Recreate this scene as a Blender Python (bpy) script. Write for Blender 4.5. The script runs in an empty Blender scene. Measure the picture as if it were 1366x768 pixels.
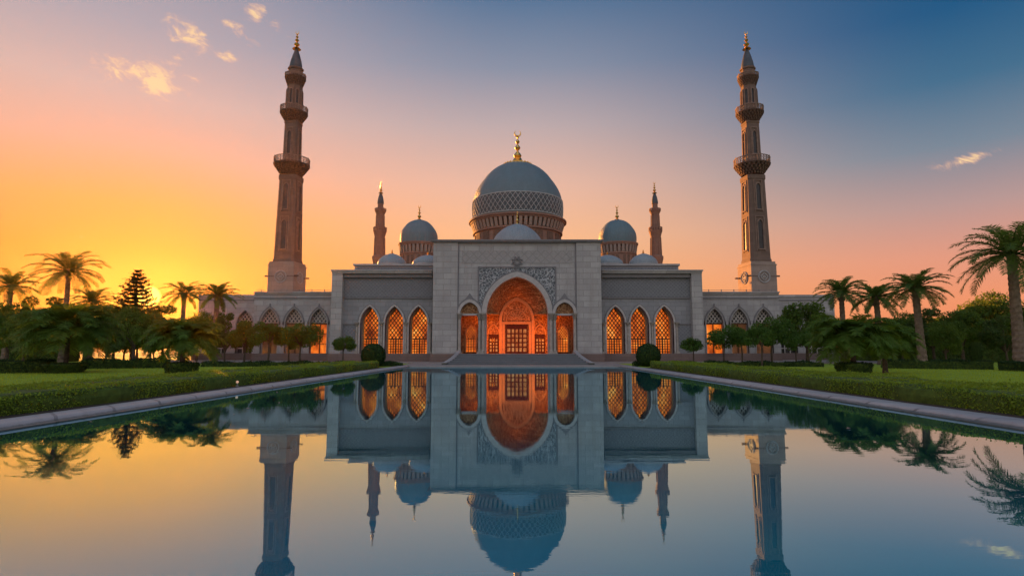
import bpy, math, random
import numpy as np
from math import sin, cos, tan, pi, atan, atan2, sqrt, radians
from mathutils import Vector, Matrix, geometry

random.seed(7)
RNG = np.random.default_rng(7)
SC = bpy.context.scene
COL = SC.collection

# ------------------------------------------------------------------ camera
CAM_H = 1.42
FPX = 760.0
PITCH = atan(80 / FPX)
cam = bpy.data.cameras.new("camera")
cam.sensor_width = 36
cam.lens = 36 * FPX / 1366
cam.clip_end = 6000
cam_o = bpy.data.objects.new("camera", cam)
cam_o.location = (0, 0, CAM_H)
cam_o.rotation_euler = (pi / 2 + PITCH, 0, 0)
COL.objects.link(cam_o)
SC.camera = cam_o


def P(px, py, D):
    """point of the place seen at photo pixel (px, py) at distance D along +Y"""
    a = (px - 683) / FPX
    b = (384 - py) / FPX
    y = cos(PITCH) - b * sin(PITCH)
    z = sin(PITCH) + b * cos(PITCH)
    t = D / y
    return Vector((a * t, D, CAM_H + z * t))


def Z(py, D):
    return P(683, py, D).z


def W(px, D):
    return px * D / FPX


def lin(r, g, b):
    f = lambda c: (c / 12.92 if c <= 0.04045 else ((c + 0.055) / 1.055) ** 2.4)
    return (f(r / 255), f(g / 255), f(b / 255), 1.0)


# ------------------------------------------------------------------ node helpers
class NT:
    def __init__(self, tree):
        self.t = tree
        self.n = tree.nodes
        self.l = tree.links

    def new(self, kind, **kw):
        nd = self.n.new(kind)
        for k, v in kw.items():
            setattr(nd, k, v)
        return nd

    def put(self, sock, v):
        if v is None:
            return
        if hasattr(v, "is_output") or isinstance(v, bpy.types.NodeSocket):
            self.l.new(v, sock)
        else:
            sock.default_value = v

    def math(self, op, a, b=None, c=None, clamp=False):
        nd = self.new("ShaderNodeMath", operation=op)
        nd.use_clamp = clamp
        self.put(nd.inputs[0], a)
        self.put(nd.inputs[1], b)
        if c is not None:
            self.put(nd.inputs[2], c)
        return nd.outputs[0]

    def mix(self, f, a, b, blend="MIX"):
        nd = self.new("ShaderNodeMix", data_type="RGBA", blend_type=blend)
        self.put(nd.inputs[0], f)
        self.put(nd.inputs[6], a)
        self.put(nd.inputs[7], b)
        return nd.outputs[2]

    def ramp(self, f, stops, interp="LINEAR"):
        nd = self.new("ShaderNodeValToRGB")
        cr = nd.color_ramp
        cr.interpolation = interp
        while len(cr.elements) < len(stops):
            cr.elements.new(0.5)
        for e, (p, c) in zip(cr.elements, stops):
            e.position = p
            e.color = c if len(c) == 4 else (*c, 1)
        self.put(nd.inputs[0], f)
        return nd.outputs[0]

    def mapr(self, v, a, b, c=0.0, d=1.0, smooth=False):
        nd = self.new("ShaderNodeMapRange")
        if smooth:
            nd.interpolation_type = "SMOOTHSTEP"
        self.put(nd.inputs[0], v)
        nd.inputs[1].default_value = a
        nd.inputs[2].default_value = b
        nd.inputs[3].default_value = c
        nd.inputs[4].default_value = d
        return nd.outputs[0]

    def noise(self, vec, scale, detail=4, rough=0.55, dist=0.0):
        nd = self.new("ShaderNodeTexNoise")
        nd.inputs["Scale"].default_value = scale
        nd.inputs["Detail"].default_value = detail
        nd.inputs["Roughness"].default_value = rough
        nd.inputs["Distortion"].default_value = dist
        if vec is not None:
            self.l.new(vec, nd.inputs["Vector"])
        return nd.outputs["Fac"]

    def xyz(self, v):
        nd = self.new("ShaderNodeSeparateXYZ")
        self.l.new(v, nd.inputs[0])
        return nd.outputs

    def comb(self, x, y, z):
        nd = self.new("ShaderNodeCombineXYZ")
        self.put(nd.inputs[0], x)
        self.put(nd.inputs[1], y)
        self.put(nd.inputs[2], z)
        return nd.outputs[0]

    def bump(self, h, strength=0.3, dist=0.02):
        nd = self.new("ShaderNodeBump")
        nd.inputs["Strength"].default_value = strength
        nd.inputs["Distance"].default_value = dist
        self.l.new(h, nd.inputs["Height"])
        return nd.outputs[0]


# ------------------------------------------------------------------ world / sky / sun / exposure
SUN_V = (P(197, 396, 1.0) - Vector((0, 0, CAM_H))).normalized()
SUN_EL = math.asin(SUN_V.z)
SUN_AZ = atan2(SUN_V.x, SUN_V.y)          # from +Y towards +X

world = bpy.data.worlds.new("World")
SC.world = world
world.use_nodes = True
w = NT(world.node_tree)
w.n.clear()
tc = w.new("ShaderNodeTexCoord").outputs["Generated"]
dx, dy, dz = w.xyz(tc)
el = w.math("ARCSINE", dz)
az = w.math("ARCTAN2", dx, dy)
elf = w.mapr(el, 0.0, radians(40), 0.0, 1.0)


def deg(py, px=683):
    v = (P(px, py, 1.0) - Vector((0, 0, CAM_H))).normalized()
    return math.degrees(math.asin(v.z)) / 40


S = lambda r, g, b: lin(r, g, b)
dl = lambda py: deg(py, 90)
dr_ = lambda py: deg(py, 1290)
r_left = w.ramp(elf, [(0.0, S(238, 100, 16)), (dl(400), S(246, 126, 26)), (dl(330), S(248, 140, 44)), (dl(260), S(244, 160, 90)), (dl(180), S(232, 172, 146)),
                      (dl(100), S(214, 178, 168)), (dl(0), S(176, 164, 172)), (1.0, S(104, 126, 156))])
r_mid = w.ramp(elf, [(0.0, S(248, 154, 82)), (deg(390), S(250, 172, 98)), (deg(320), S(248, 184, 134)), (deg(250), S(232, 182, 158)), (deg(170), S(188, 168, 168)),
                     (deg(90), S(134, 142, 162)), (deg(0), S(84, 114, 148)), (1.0, S(52, 92, 134))])
r_right = w.ramp(elf, [(0.0, S(236, 134, 90)), (dr_(400), S(240, 148, 106)), (dr_(340), S(226, 152, 126)), (dr_(270), S(184, 150, 146)), (dr_(190), S(120, 134, 150)),
                       (dr_(100), S(64, 108, 140)), (dr_(0), S(26, 86, 130)), (1.0, S(20, 70, 115))])
r_back = w.ramp(elf, [(0.0, (0.60, 0.51, 0.48, 1)), (0.35, (0.86, 0.77, 0.75, 1)), (0.8, (0.64, 0.69, 0.80, 1)), (1.0, (0.42, 0.53, 0.72, 1))])  # sky behind the camera, brightened as fill light for the facade
sky = w.mix(w.mapr(az, radians(-38), radians(2), smooth=True), r_left, r_mid)
sky = w.mix(w.mapr(az, radians(0), radians(40), smooth=True), sky, r_right)
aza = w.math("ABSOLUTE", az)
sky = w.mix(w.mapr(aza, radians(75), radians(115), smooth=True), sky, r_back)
# sun glow and disc, angular distance to the sun
dot = w.math("ADD", w.math("ADD", w.math("MULTIPLY", dx, SUN_V.x), w.math("MULTIPLY", dy, SUN_V.y)), w.math("MULTIPLY", dz, SUN_V.z))
ang = w.math("ARCCOSINE", w.math("MINIMUM", dot, 0.999999))
glow = w.math("POWER", w.mapr(ang, radians(17), 0.0), 2.0)
sky = w.mix(glow, sky, (1.0, 0.32, 0.018, 1), "MIX")
glow2 = w.math("POWER", w.mapr(ang, radians(7.0), 0.0), 3.0)
sky = w.mix(glow2, sky, (1.30, 0.36, 0.014, 1), "MIX")
disc = w.mapr(ang, radians(1.05), radians(0.8), smooth=True)
sky = w.mix(disc, sky, (4.5, 1.9, 0.25, 1), "MIX")
# clouds: fixed in the sky by direction
sdy = w.math("MAXIMUM", dy, 0.05)
cu = w.math("DIVIDE", dx, sdy)
cv = w.math("DIVIDE", dz, sdy)
ca, sa = cos(radians(24)), sin(radians(24))
cvec = w.comb(w.math("ADD", w.math("MULTIPLY", cu, ca), w.math("MULTIPLY", cv, -sa)), w.math("MULTIPLY", w.math("ADD", w.math("MULTIPLY", cu, sa), w.math("MULTIPLY", cv, ca)), 1.9), 0.0)
cn = w.noise(cvec, 22.0, 8, 0.68, 0.5)
cn2 = w.noise(cvec, 9.0, 3, 0.5)
mask = None
for (px, py, rx, ry, rot, amp) in [(176, 94, 66, 30, -10, 1.0), (208, 112, 50, 28, -20, 1.0), (248, 46, 42, 24, -40, 1.0), (238, 78, 26, 16, 30, .8),
                                   (338, 18, 24, 15, 0, 1.0), (300, 75, 22, 12, 0, .92), (322, 45, 48, 16, -40, .72), (370, 34, 30, 11, -38, .68),
                                   (262, 108, 34, 9, -12, .62), (132, 86, 34, 12, -30, .62), (1288, 214, 52, 10, 14, .95), (1270, 220, 40, 10, 8, .8),
                                   (285, 280, 60, 5, -14, .42), (110, 315, 90, 5, -5, .38), (60, 290, 60, 4, 3, .3)]:
    v = P(px, py, 1.0) - Vector((0, 0, CAM_H))
    cx, cy = v.x / v.y, v.z / v.y
    k = 1 / FPX
    a = radians(rot)
    uu = w.math("SUBTRACT", cu, cx)
    vv = w.math("SUBTRACT", cv, cy)
    ur = w.math("ADD", w.math("MULTIPLY", uu, cos(a) / (rx * k)), w.math("MULTIPLY", vv, sin(a) / (rx * k)))
    vr = w.math("ADD", w.math("MULTIPLY", uu, -sin(a) / (ry * k)), w.math("MULTIPLY", vv, cos(a) / (ry * k)))
    r2 = w.math("ADD", w.math("MULTIPLY", ur, ur), w.math("MULTIPLY", vr, vr))
    m = w.math("MULTIPLY", w.math("EXPONENT", w.math("MULTIPLY", r2, -0.9)), amp)
    mask = m if mask is None else w.math("MAXIMUM", mask, m)
dens = w.math("ADD", w.math("MULTIPLY", mask, 1.75), w.math("ADD", w.math("MULTIPLY", w.math("SUBTRACT", cn, 0.5), 4.4), -0.95))
cl = w.mapr(dens, -0.10, 1.15, 0.0, 0.92, smooth=True)
cl = w.math("MULTIPLY", w.math("MULTIPLY", cl, w.mapr(mask, 0.03, 0.25)), w.math("GREATER_THAN", dy, 0.06))
cloudcol = w.mix(w.mapr(dens, 0.15, 0.9), S(246, 182, 156), S(255, 214, 160))
sky = w.mix(cl, sky, cloudcol)
nish = w.new("ShaderNodeTexSky", sky_type="NISHITA")
nish.sun_disc = False
nish.sun_elevation = SUN_EL
nish.sun_rotation = SUN_AZ
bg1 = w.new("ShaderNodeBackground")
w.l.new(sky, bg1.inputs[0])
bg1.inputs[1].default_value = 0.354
bg2 = w.new("ShaderNodeBackground")
w.l.new(nish.outputs[0], bg2.inputs[0])
bg2.inputs[1].default_value = 0.003
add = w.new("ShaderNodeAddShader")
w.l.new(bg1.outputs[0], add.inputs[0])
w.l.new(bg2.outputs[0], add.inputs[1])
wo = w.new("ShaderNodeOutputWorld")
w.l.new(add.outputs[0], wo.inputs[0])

sun = bpy.data.lights.new("sun", "SUN")
sun.energy = 5.0
sun.angle = radians(0.7)
sun.color = (1.0, 0.37, 0.08)
sun_o = bpy.data.objects.new("sun", sun)
sun_o.rotation_euler = SUN_V.to_track_quat("Z", "Y").to_euler()
sun_o.location = (-60, 120, 60)
COL.objects.link(sun_o)

SC.view_settings.view_transform = "Standard"
SC.view_settings.look = "None"
SC.view_settings.exposure = 1.5
SC.view_settings.gamma = 1.0
SC.view_settings.use_curve_mapping = False
SC.cycles.max_bounces = 8
SC.cycles.transparent_max_bounces = 8
SC.cycles.sample_clamp_indirect = 4.0


# ------------------------------------------------------------------ materials
def newmat(name):
    m = bpy.data.materials.new(name)
    m.use_nodes = True
    t = NT(m.node_tree)
    b = t.n["Principled BSDF"]
    b.inputs["Specular IOR Level"].default_value = 0.25
    return m, t, b


def uvw(t):
    """x+y along a wall, z up: fits axis-aligned walls of either direction"""
    o = t.new("ShaderNodeTexCoord").outputs["Object"]
    x, y, z = t.xyz(o)
    return o, t.comb(t.math("ADD", x, y), z, 0.0), x, y, z


def stone(name, c1, c2, bw=1.3, bh=0.5, mortar=0.012, mcol=0.7, stain=0.35, rough=0.8, bump=0.35, wet=None):
    m, t, b = newmat(name)
    o, uv, x, y, z = uvw(t)
    br = t.new("ShaderNodeTexBrick")
    t.l.new(uv, br.inputs["Vector"])
    br.inputs["Scale"].default_value = 1.0
    br.inputs["Brick Width"].default_value = bw
    br.inputs["Row Height"].default_value = bh
    br.inputs["Mortar Size"].default_value = mortar
    br.inputs["Color1"].default_value = (*c1, 1)
    br.inputs["Color2"].default_value = (*c2, 1)
    br.inputs["Mortar"].default_value = (*[c * mcol for c in c1], 1)
    n1 = t.noise(o, 0.55, 5, 0.6)
    n2 = t.noise(o, 9.0, 6, 0.7)
    n3 = t.noise(t.comb(t.math("MULTIPLY", t.math("ADD", x, y), 1.6), t.math("MULTIPLY", z, 0.18), 0.0), 1.2, 4, 0.6)
    col = t.mix(t.mapr(n1, 0.3, 0.7, 0.0, stain), br.outputs["Color"], (c2[0] * .72, c2[1] * .72, c2[2] * .74, 1))
    col = t.mix(t.mapr(n3, 0.48, 0.72, 0.0, stain), col, (c1[0] * .6, c1[1] * .57, c1[2] * .55, 1))
    col = t.mix(t.mapr(n2, 0.3, 0.75, 0.0, 0.28), col, (c1[0] * 1.18, c1[1] * 1.16, c1[2] * 1.12, 1))
    if wet:                                    # damp, algae-stained stone at the waterline
        zz = t.math("ADD", z, t.math("MULTIPLY", t.math("SUBTRACT", n2, 0.5), -0.05))
        col = t.mix(t.mapr(zz, wet + .02, wet - .02, 0.0, 0.85), col, (0.045, 0.05, 0.035, 1))
    t.l.new(col, b.inputs["Base Color"])
    b.inputs["Roughness"].default_value = rough
    h = t.math("SUBTRACT", t.math("MULTIPLY", n2, 0.4), br.outputs["Fac"])
    t.l.new(t.bump(h, bump, 0.02), b.inputs["Normal"])
    return m


def carved(name, base, line, scale, kind="diamond", lo=0.35, hi=0.6, rough=0.75, bump=0.6):
    """carved relief: interlaced diamonds or scrolling arabesque, cut into the surface"""
    m, t, b = newmat(name)
    o, uv, x, y, z = uvw(t)
    u = t.math("MULTIPLY", t.math("ADD", x, y), scale)
    v = t.math("MULTIPLY", z, scale)
    if kind == "diamond":
        a = t.math("ABSOLUTE", t.math("SINE", t.math("ADD", u, v)))
        c = t.math("ABSOLUTE", t.math("SINE", t.math("SUBTRACT", u, v)))
        d = t.math("ABSOLUTE", t.math("SINE", t.math("MULTIPLY", v, 2.0)))
        h = t.math("MINIMUM", t.math("MINIMUM", a, c), t.math("ADD", d, 0.12))
        f = t.mapr(h, 0.08, 0.3, 1.0, 0.0)
    else:
        n = t.new("ShaderNodeTexNoise")
        n.inputs["Scale"].default_value = scale * 0.8
        n.inputs["Detail"].default_value = 1.0
        t.l.new(uv, n.inputs["Vector"])
        vo = t.new("ShaderNodeTexVoronoi", feature="DISTANCE_TO_EDGE")
        vo.inputs["Scale"].default_value = scale
        vm = t.new("ShaderNodeMix", data_type="RGBA")
        vm.inputs[0].default_value = 0.22
        t.l.new(uv, vm.inputs[6])
        t.l.new(n.outputs["Color"], vm.inputs[7])
        t.l.new(vm.outputs[2], vo.inputs["Vector"])
        vo2 = t.new("ShaderNodeTexVoronoi", feature="F1")
        vo2.inputs["Scale"].default_value = scale * 1.7
        t.l.new(uv, vo2.inputs["Vector"])
        rings = t.math("ABSOLUTE", t.math("SINE", t.math("MULTIPLY", vo2.outputs["Distance"], 11.0)))
        f = t.math("MAXIMUM", t.mapr(vo.outputs["Distance"], 0.05, 0.11, 1.0, 0.0), t.mapr(rings, 0.78, 0.95, 0.0, 1.0))
    n2 = t.noise(o, 6.0, 4, 0.6)
    col = t.mix(f, (*base, 1), (*line, 1))
    col = t.mix(t.mapr(n2, 0.35, 0.75, 0.0, 0.35), col, (base[0] * .6, base[1] * .6, base[2] * .6, 1))
    t.l.new(col, b.inputs["Base Color"])
    b.inputs["Roughness"].default_value = rough
    t.l.new(t.bump(t.math("ADD", f, t.math("MULTIPLY", n2, 0.2)), bump, 0.04), b.inputs["Normal"])
    return m


def plain(name, c, rough=0.6, metal=0.0, var=0.3, nscale=3.0, bump=0.15, spec=0.3):
    m, t, b = newmat(name)
    o = t.new("ShaderNodeTexCoord").outputs["Object"]
    n = t.noise(o, nscale, 5, 0.6)
    n2 = t.noise(o, nscale * 9, 4, 0.6)
    col = t.mix(t.mapr(n, 0.3, 0.7), (*[k * (1 - var) for k in c], 1), (*[k * (1 + var * .5) for k in c], 1))
    t.l.new(col, b.inputs["Base Color"])
    b.inputs["Roughness"].default_value = rough
    b.inputs["Metallic"].default_value = metal
    b.inputs["Specular IOR Level"].default_value = spec
    t.l.new(t.bump(n2, bump, 0.02), b.inputs["Normal"])
    return m


def dometile(name, c, scale_a=26, rows=0.42):
    """glazed tile courses round a dome; part origin sits on the dome's axis"""
    m, t, b = newmat(name)
    o = t.new("ShaderNodeTexCoord").outputs["Object"]
    x, y, z = t.xyz(o)
    a = t.math("ARCTAN2", x, y)
    br = t.new("ShaderNodeTexBrick")
    t.l.new(t.comb(t.math("MULTIPLY", a, scale_a), t.math("MULTIPLY", z, 1 / rows), 0.0), br.inputs["Vector"])
    br.inputs["Brick Width"].default_value = 1.2
    br.inputs["Row Height"].default_value = 1.0
    br.inputs["Mortar Size"].default_value = 0.05
    br.inputs["Color1"].default_value = (*c, 1)
    br.inputs["Color2"].default_value = (*[k * 0.74 for k in c], 1)
    br.inputs["Mortar"].default_value = (*[k * 0.45 for k in c], 1)
    n = t.noise(o, 0.9, 5, 0.65)
    n3 = t.noise(t.comb(t.math("MULTIPLY", a, 9.0), t.math("MULTIPLY", z, 0.25), 0.0), 1.0, 4, 0.6)
    col = t.mix(t.mapr(n, 0.35, 0.75, 0, 0.45), br.outputs["Color"], (c[0] * .55, c[1] * .6, c[2] * .62, 1))
    col = t.mix(t.mapr(n3, 0.5, 0.8, 0, 0.4), col, (c[0] * 1.3, c[1] * 1.2, c[2] * 1.15, 1))
    t.l.new(col, b.inputs["Base Color"])
    b.inputs["Roughness"].default_value = 0.5
    b.inputs["Specular IOR Level"].default_value = 0.4
    t.l.new(t.bump(t.math("SUBTRACT", t.math("MULTIPLY", n, .3), br.outputs["Fac"]), 0.4, 0.03), b.inputs["Normal"])
    return m


def litpane(name, stops, scale, strength):
    """a lit window: what gives off light here is the lamp-lit room behind the glass"""
    m, t, b = newmat(name)
    o, uv, x, y, z = uvw(t)
    n = t.noise(t.comb(t.math("ADD", x, y), t.math("MULTIPLY", z, 0.6), y), scale, 3, 0.6, 0.5)
    col = t.ramp(t.mapr(n, 0.3, 0.7), stops)
    b.inputs["Base Color"].default_value = (0.05, 0.02, 0.01, 1)
    b.inputs["Roughness"].default_value = 0.3
    t.l.new(col, b.inputs["Emission Color"])
    b.inputs["Emission Strength"].default_value = strength
    return m


def leafmat(name, c1, c2, trans=0.35, tcol=None):
    m, t, b = newmat(name)
    g = t.new("ShaderNodeNewGeometry")
    col = t.ramp(g.outputs["Random Per Island"], [(0.0, (*c1, 1)), (0.6, (*[(p + q) / 2 for p, q in zip(c1, c2)], 1)), (1.0, (*c2, 1))])
    o = t.new("ShaderNodeTexCoord").outputs["Object"]
    n = t.noise(o, 0.9, 3)
    col = t.mix(t.mapr(n, 0.35, 0.7, 0, 0.5), col, (c1[0] * .6, c1[1] * .65, c1[2] * .6, 1))
    t.l.new(col, b.inputs["Base Color"])
    b.inputs["Roughness"].default_value = 0.6
    b.inputs["Specular IOR Level"].default_value = 0.2
    tr = t.new("ShaderNodeBsdfTranslucent")
    tcol = tcol or (c2[0] * 1.8, c2[1] * 1.5, c2[2] * .8)
    tr.inputs[0].default_value = (*tcol, 1)
    mx = t.new("ShaderNodeMixShader")
    mx.inputs[0].default_value = trans
    t.l.new(b.outputs[0], mx.inputs[1])
    t.l.new(tr.outputs[0], mx.inputs[2])
    t.l.new(mx.outputs[0], t.n["Material Output"].inputs[0])
    return m


M = {}
M["stone"] = stone("pale_limestone", (0.49, 0.455, 0.43), (0.35, 0.325, 0.31), mortar=0.022, mcol=0.50, stain=0.7, bump=0.6)
M["stone_panel"] = stone("grey_limestone", (0.325, 0.315, 0.32), (0.25, 0.245, 0.25), 1.0, 0.4, mortar=0.018, mcol=0.55, stain=0.5)
M["relief_band"] = carved("carved_band", (0.192, 0.192, 0.204), (0.296, 0.288, 0.288), 9.5, "diamond", bump=0.5)
M["portal_relief"] = carved("shallow_lozenge_relief", (0.360, 0.328, 0.308), (0.296, 0.268, 0.252), 4.2, "diamond", bump=0.35)
M["spandrel"] = carved("arabesque_panel", (0.035, 0.048, 0.06), (0.464, 0.456, 0.448), 4.6, "scroll", bump=0.6)
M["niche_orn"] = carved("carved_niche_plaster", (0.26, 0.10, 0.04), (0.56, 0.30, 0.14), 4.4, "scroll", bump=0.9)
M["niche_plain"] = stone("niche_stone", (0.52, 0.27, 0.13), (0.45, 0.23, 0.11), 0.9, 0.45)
M["trim"] = plain("pale_carved_trim", (0.448, 0.400, 0.368), 0.75, var=0.18)
M["moulding"] = plain("dark_moulding", (0.208, 0.192, 0.192), 0.8, var=0.2)
M["plinth"] = stone("reddish_plinth", (0.216, 0.148, 0.124), (0.176, 0.120, 0.104), 1.4, 0.32)
M["column"] = plain("column_stone", (0.384, 0.328, 0.280), 0.55, var=0.25, nscale=4)
M["capital"] = plain("carved_capital_stone", (0.320, 0.272, 0.224), 0.8, var=0.5, nscale=14, bump=0.8)
M["minaret"] = stone("minaret_sandstone", (0.20, 0.132, 0.10), (0.145, 0.096, 0.074), 0.8, 0.35, stain=0.45)
M["minaret_base"] = stone("minaret_base_stone", (0.35, 0.265, 0.215), (0.275, 0.205, 0.17), 1.2, 0.5, stain=0.3)
M["minaret_trim"] = plain("minaret_window_surround", (0.25, 0.165, 0.125), 0.8, var=0.3)
M["minaret_dark"] = plain("minaret_carving", (0.152, 0.092, 0.068), 0.85, var=0.6, nscale=7, bump=0.8)
M["recess"] = plain("dark_lattice_glass", (0.044, 0.040, 0.040), 0.35, var=0.4)  # flat dark plates filling the minaret window surrounds
M["cone"] = plain("lead_cone", (0.080, 0.092, 0.100), 0.5, metal=0.3, var=0.3, nscale=2)
M["gold"] = plain("gilded_metal", (0.90, 0.52, 0.13), 0.22, metal=1.0, var=0.15)
M["drum"] = stone("drum_sandstone", (0.296, 0.172, 0.124), (0.240, 0.136, 0.100), 1.0, 0.4)
M["drum_niche_shade"] = plain("drum_niche_painted_shade", (0.160, 0.096, 0.068), 0.85, var=0.4)  # shade of niches put into a darker stone colour, on raised panels
M["dome"] = dometile("dome_tile", (0.152, 0.228, 0.252))
M["dome_pale"] = dometile("pale_dome_tile", (0.320, 0.352, 0.368), 14, 0.3)
M["lattice_band"] = plain("dome_lattice_stone", (0.440, 0.448, 0.432), 0.6, var=0.25)
M["lattice_ground"] = plain("dome_band_ground", (0.080, 0.100, 0.108), 0.6, var=0.4, nscale=8)
M["window_trim"] = plain("window_surround_stone", (0.352, 0.320, 0.296), 0.75, var=0.2)
M["tracery"] = plain("white_tracery", (0.52, 0.46, 0.40), 0.7, var=0.3)
M["tracery_warm"] = plain("bronze_tracery", (0.13, 0.05, 0.018), 0.5, var=0.4)
M["pane"] = litpane("lamp_lit_glass", [(0.0, (0.16, 0.018, 0.002, 1)), (0.4, (0.62, 0.10, 0.008, 1)), (0.75, (1.0, 0.22, 0.02, 1)), (1, (1.1, 0.42, 0.08, 1))], 0.95, 0.36)
M["pane_dim"] = litpane("dim_room_glass", [(0.0, (0.10, 0.04, 0.02, 1)), (0.5, (0.30, 0.12, 0.05, 1)), (1, (0.6, 0.22, 0.06, 1))], 1.2, 0.10)
M["brass"] = plain("dull_brass", (0.45, 0.26, 0.09), 0.5, metal=1.0, var=0.2)
M["door_pane"] = litpane("amber_door_glass", [(0.0, (0.45, 0.08, 0.015, 1)), (0.5, (0.9, 0.26, 0.06, 1)), (1, (1.0, 0.50, 0.2, 1))], 3.5, 0.17)
M["dark_pane"] = plain("dim_window_glass", (0.05, 0.045, 0.045), 0.15, var=0.3, spec=0.5)
M["door_wood"] = plain("dark_red_door_wood", (0.045, 0.004, 0.003), 0.7, var=0.4, nscale=8)
M["step"] = stone("grey_step_stone", (0.184, 0.196, 0.208), (0.160, 0.172, 0.184), 2.2, 5.0, rough=0.55)
M["paving"] = stone("pale_paving", (0.320, 0.264, 0.240), (0.288, 0.240, 0.216), 1.2, 8.0, rough=0.6)
M["kerb"] = stone("pale_kerb_stone", (0.42, 0.39, 0.385), (0.33, 0.31, 0.305), 1.5, 9.0, rough=0.5, stain=0.75, mcol=0.22, mortar=0.045, wet=0.135)
M["soil"] = plain("damp_soil", (0.06, 0.042, 0.03), 0.95, var=0.4, nscale=5)
M["rail"] = plain("roof_rail_metal", (0.22, 0.2, 0.19), 0.5, var=0.2)
M["bark"] = plain("grey_brown_bark", (0.10, 0.07, 0.05), 0.95, var=0.5, nscale=6, bump=0.9)
M["palm_bark"] = plain("ringed_palm_bark", (0.20, 0.145, 0.105), 0.95, var=0.5, nscale=4, bump=0.9)
M["leaf"] = leafmat("broad_leaf", (0.030, 0.068, 0.014), (0.13, 0.21, 0.034), 0.4)
M["leaf_b"] = leafmat("dark_leaf", (0.026, 0.055, 0.018), (0.105, 0.165, 0.04), 0.35)
M["leaf_tree"] = leafmat("small_tree_leaf", (0.03, 0.075, 0.016), (0.11, 0.20, 0.036), 0.35)
M["needle"] = leafmat("conifer_needle", (0.025, 0.040, 0.015), (0.05, 0.07, 0.02), 0.25)
M["frond"] = leafmat("palm_frond", (0.045, 0.095, 0.024), (0.14, 0.215, 0.05), 0.42)
M["feather"] = leafmat("feathery_frond", (0.050, 0.105, 0.016), (0.13, 0.21, 0.03), 0.4)
M["hedge"] = leafmat("hedge_leaf", (0.10, 0.165, 0.014), (0.26, 0.36, 0.036), 0.32)
M["hedge_core"] = plain("hedge_inner", (0.07, 0.11, 0.015), 0.95, var=0.5, nscale=6)
M["topiary"] = leafmat("clipped_leaf", (0.012, 0.034, 0.010), (0.032, 0.068, 0.018), 0.2)
M["blade"] = leafmat("grass_blade", (0.21, 0.31, 0.02), (0.38, 0.46, 0.04), 0.4)
M["lamp_glass"] = litpane("garden_lamp_glass", [(0, (1.0, 0.55, 0.36, 1)), (1, (1.0, 0.66, 0.46, 1))], 2.0, 0.2)
M["leaf_dry"] = plain("fallen_petal", (0.55, 0.36, 0.28), 0.6, var=0.3)


def make_lawn_mat():
    m, t, b = newmat("mown_grass")
    o = t.new("ShaderNodeTexCoord").outputs["Object"]
    n1 = t.noise(o, 0.12, 4)
    n2 = t.noise(o, 1.4, 5, 0.65)
    n3 = t.noise(o, 24, 4, 0.7)
    c = t.mix(t.mapr(n1, 0.3, 0.7), (0.22, 0.33, 0.02, 1), (0.37, 0.45, 0.034, 1))
    c = t.mix(t.mapr(n2, 0.35, 0.7, 0, .55), c, (0.14, 0.24, 0.02, 1))
    c = t.mix(t.mapr(n3, 0.4, 0.75, 0, .5), c, (0.27, 0.36, 0.045, 1))
    t.l.new(c, b.inputs["Base Color"])
    b.inputs["Roughness"].default_value = 0.9
    t.l.new(t.bump(n3, 0.8, 0.05), b.inputs["Normal"])
    return m


def make_ground_mat():
    m, t, b = newmat("dry_ground")
    o = t.new("ShaderNodeTexCoord").outputs["Object"]
    n1 = t.noise(o, 0.05, 5)
    n2 = t.noise(o, 2.0, 5, 0.65)
    c = t.mix(t.mapr(n1, 0.35, 0.65), (0.07, 0.085, 0.025, 1), (0.14, 0.115, 0.07, 1))
    c = t.mix(t.mapr(n2, 0.4, 0.7, 0, .5), c, (0.05, 0.06, 0.02, 1))
    t.l.new(c, b.inputs["Base Color"])
    b.inputs["Roughness"].default_value = 0.95
    t.l.new(t.bump(n2, 0.6, 0.1), b.inputs["Normal"])
    return m


def make_water_mat():
    m, t, b = newmat("still_pool_water")
    o = t.new("ShaderNodeTexCoord").outputs["Object"]
    mp = t.new("ShaderNodeMapping")
    mp.inputs["Rotation"].default_value = (0, 0, radians(16))
    mp.inputs["Scale"].default_value = (0.55, 2.1, 1)
    t.l.new(o, mp.inputs[0])
    n1 = t.noise(mp.outputs[0], 1.1, 4, 0.55, 0.6)
    n2 = t.noise(mp.outputs[0], 6.0, 3, 0.5, 0.3)
    patch = t.mapr(t.noise(o, 0.22, 3, 0.5, 0.4), 0.48, 0.68)
    n4 = t.noise(mp.outputs[0], 16.0, 2, 0.5, 0.2)
    h = t.math("ADD", n1, t.math("ADD", t.math("MULTIPLY", n2, 0.12), t.math("MULTIPLY", t.math("MULTIPLY", patch, n4), 0.65)))
    nrm = t.bump(h, 0.011, 0.05)
    dif = t.new("ShaderNodeBsdfDiffuse")
    dif.inputs[0].default_value = (0.002, 0.17, 0.26, 1)
    gl = t.new("ShaderNodeBsdfGlossy")
    gl.inputs["Color"].default_value = (0.55, 0.83, 0.94, 1)
    gl.inputs["Roughness"].default_value = 0.004
    t.l.new(nrm, gl.inputs["Normal"])
    fr = t.new("ShaderNodeFresnel")
    fr.inputs[0].default_value = 1.33
    fac = t.mapr(fr.outputs[0], 0.10, 0.40, 0.30, 0.94)
    mx = t.new("ShaderNodeMixShader")
    t.l.new(fac, mx.inputs[0])
    t.l.new(dif.outputs[0], mx.inputs[1])
    t.l.new(gl.outputs[0], mx.inputs[2])
    t.l.new(mx.outputs[0], t.n["Material Output"].inputs[0])
    return m


M["lawn"] = make_lawn_mat()
M["ground"] = make_ground_mat()
M["water"] = make_water_mat()


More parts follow.
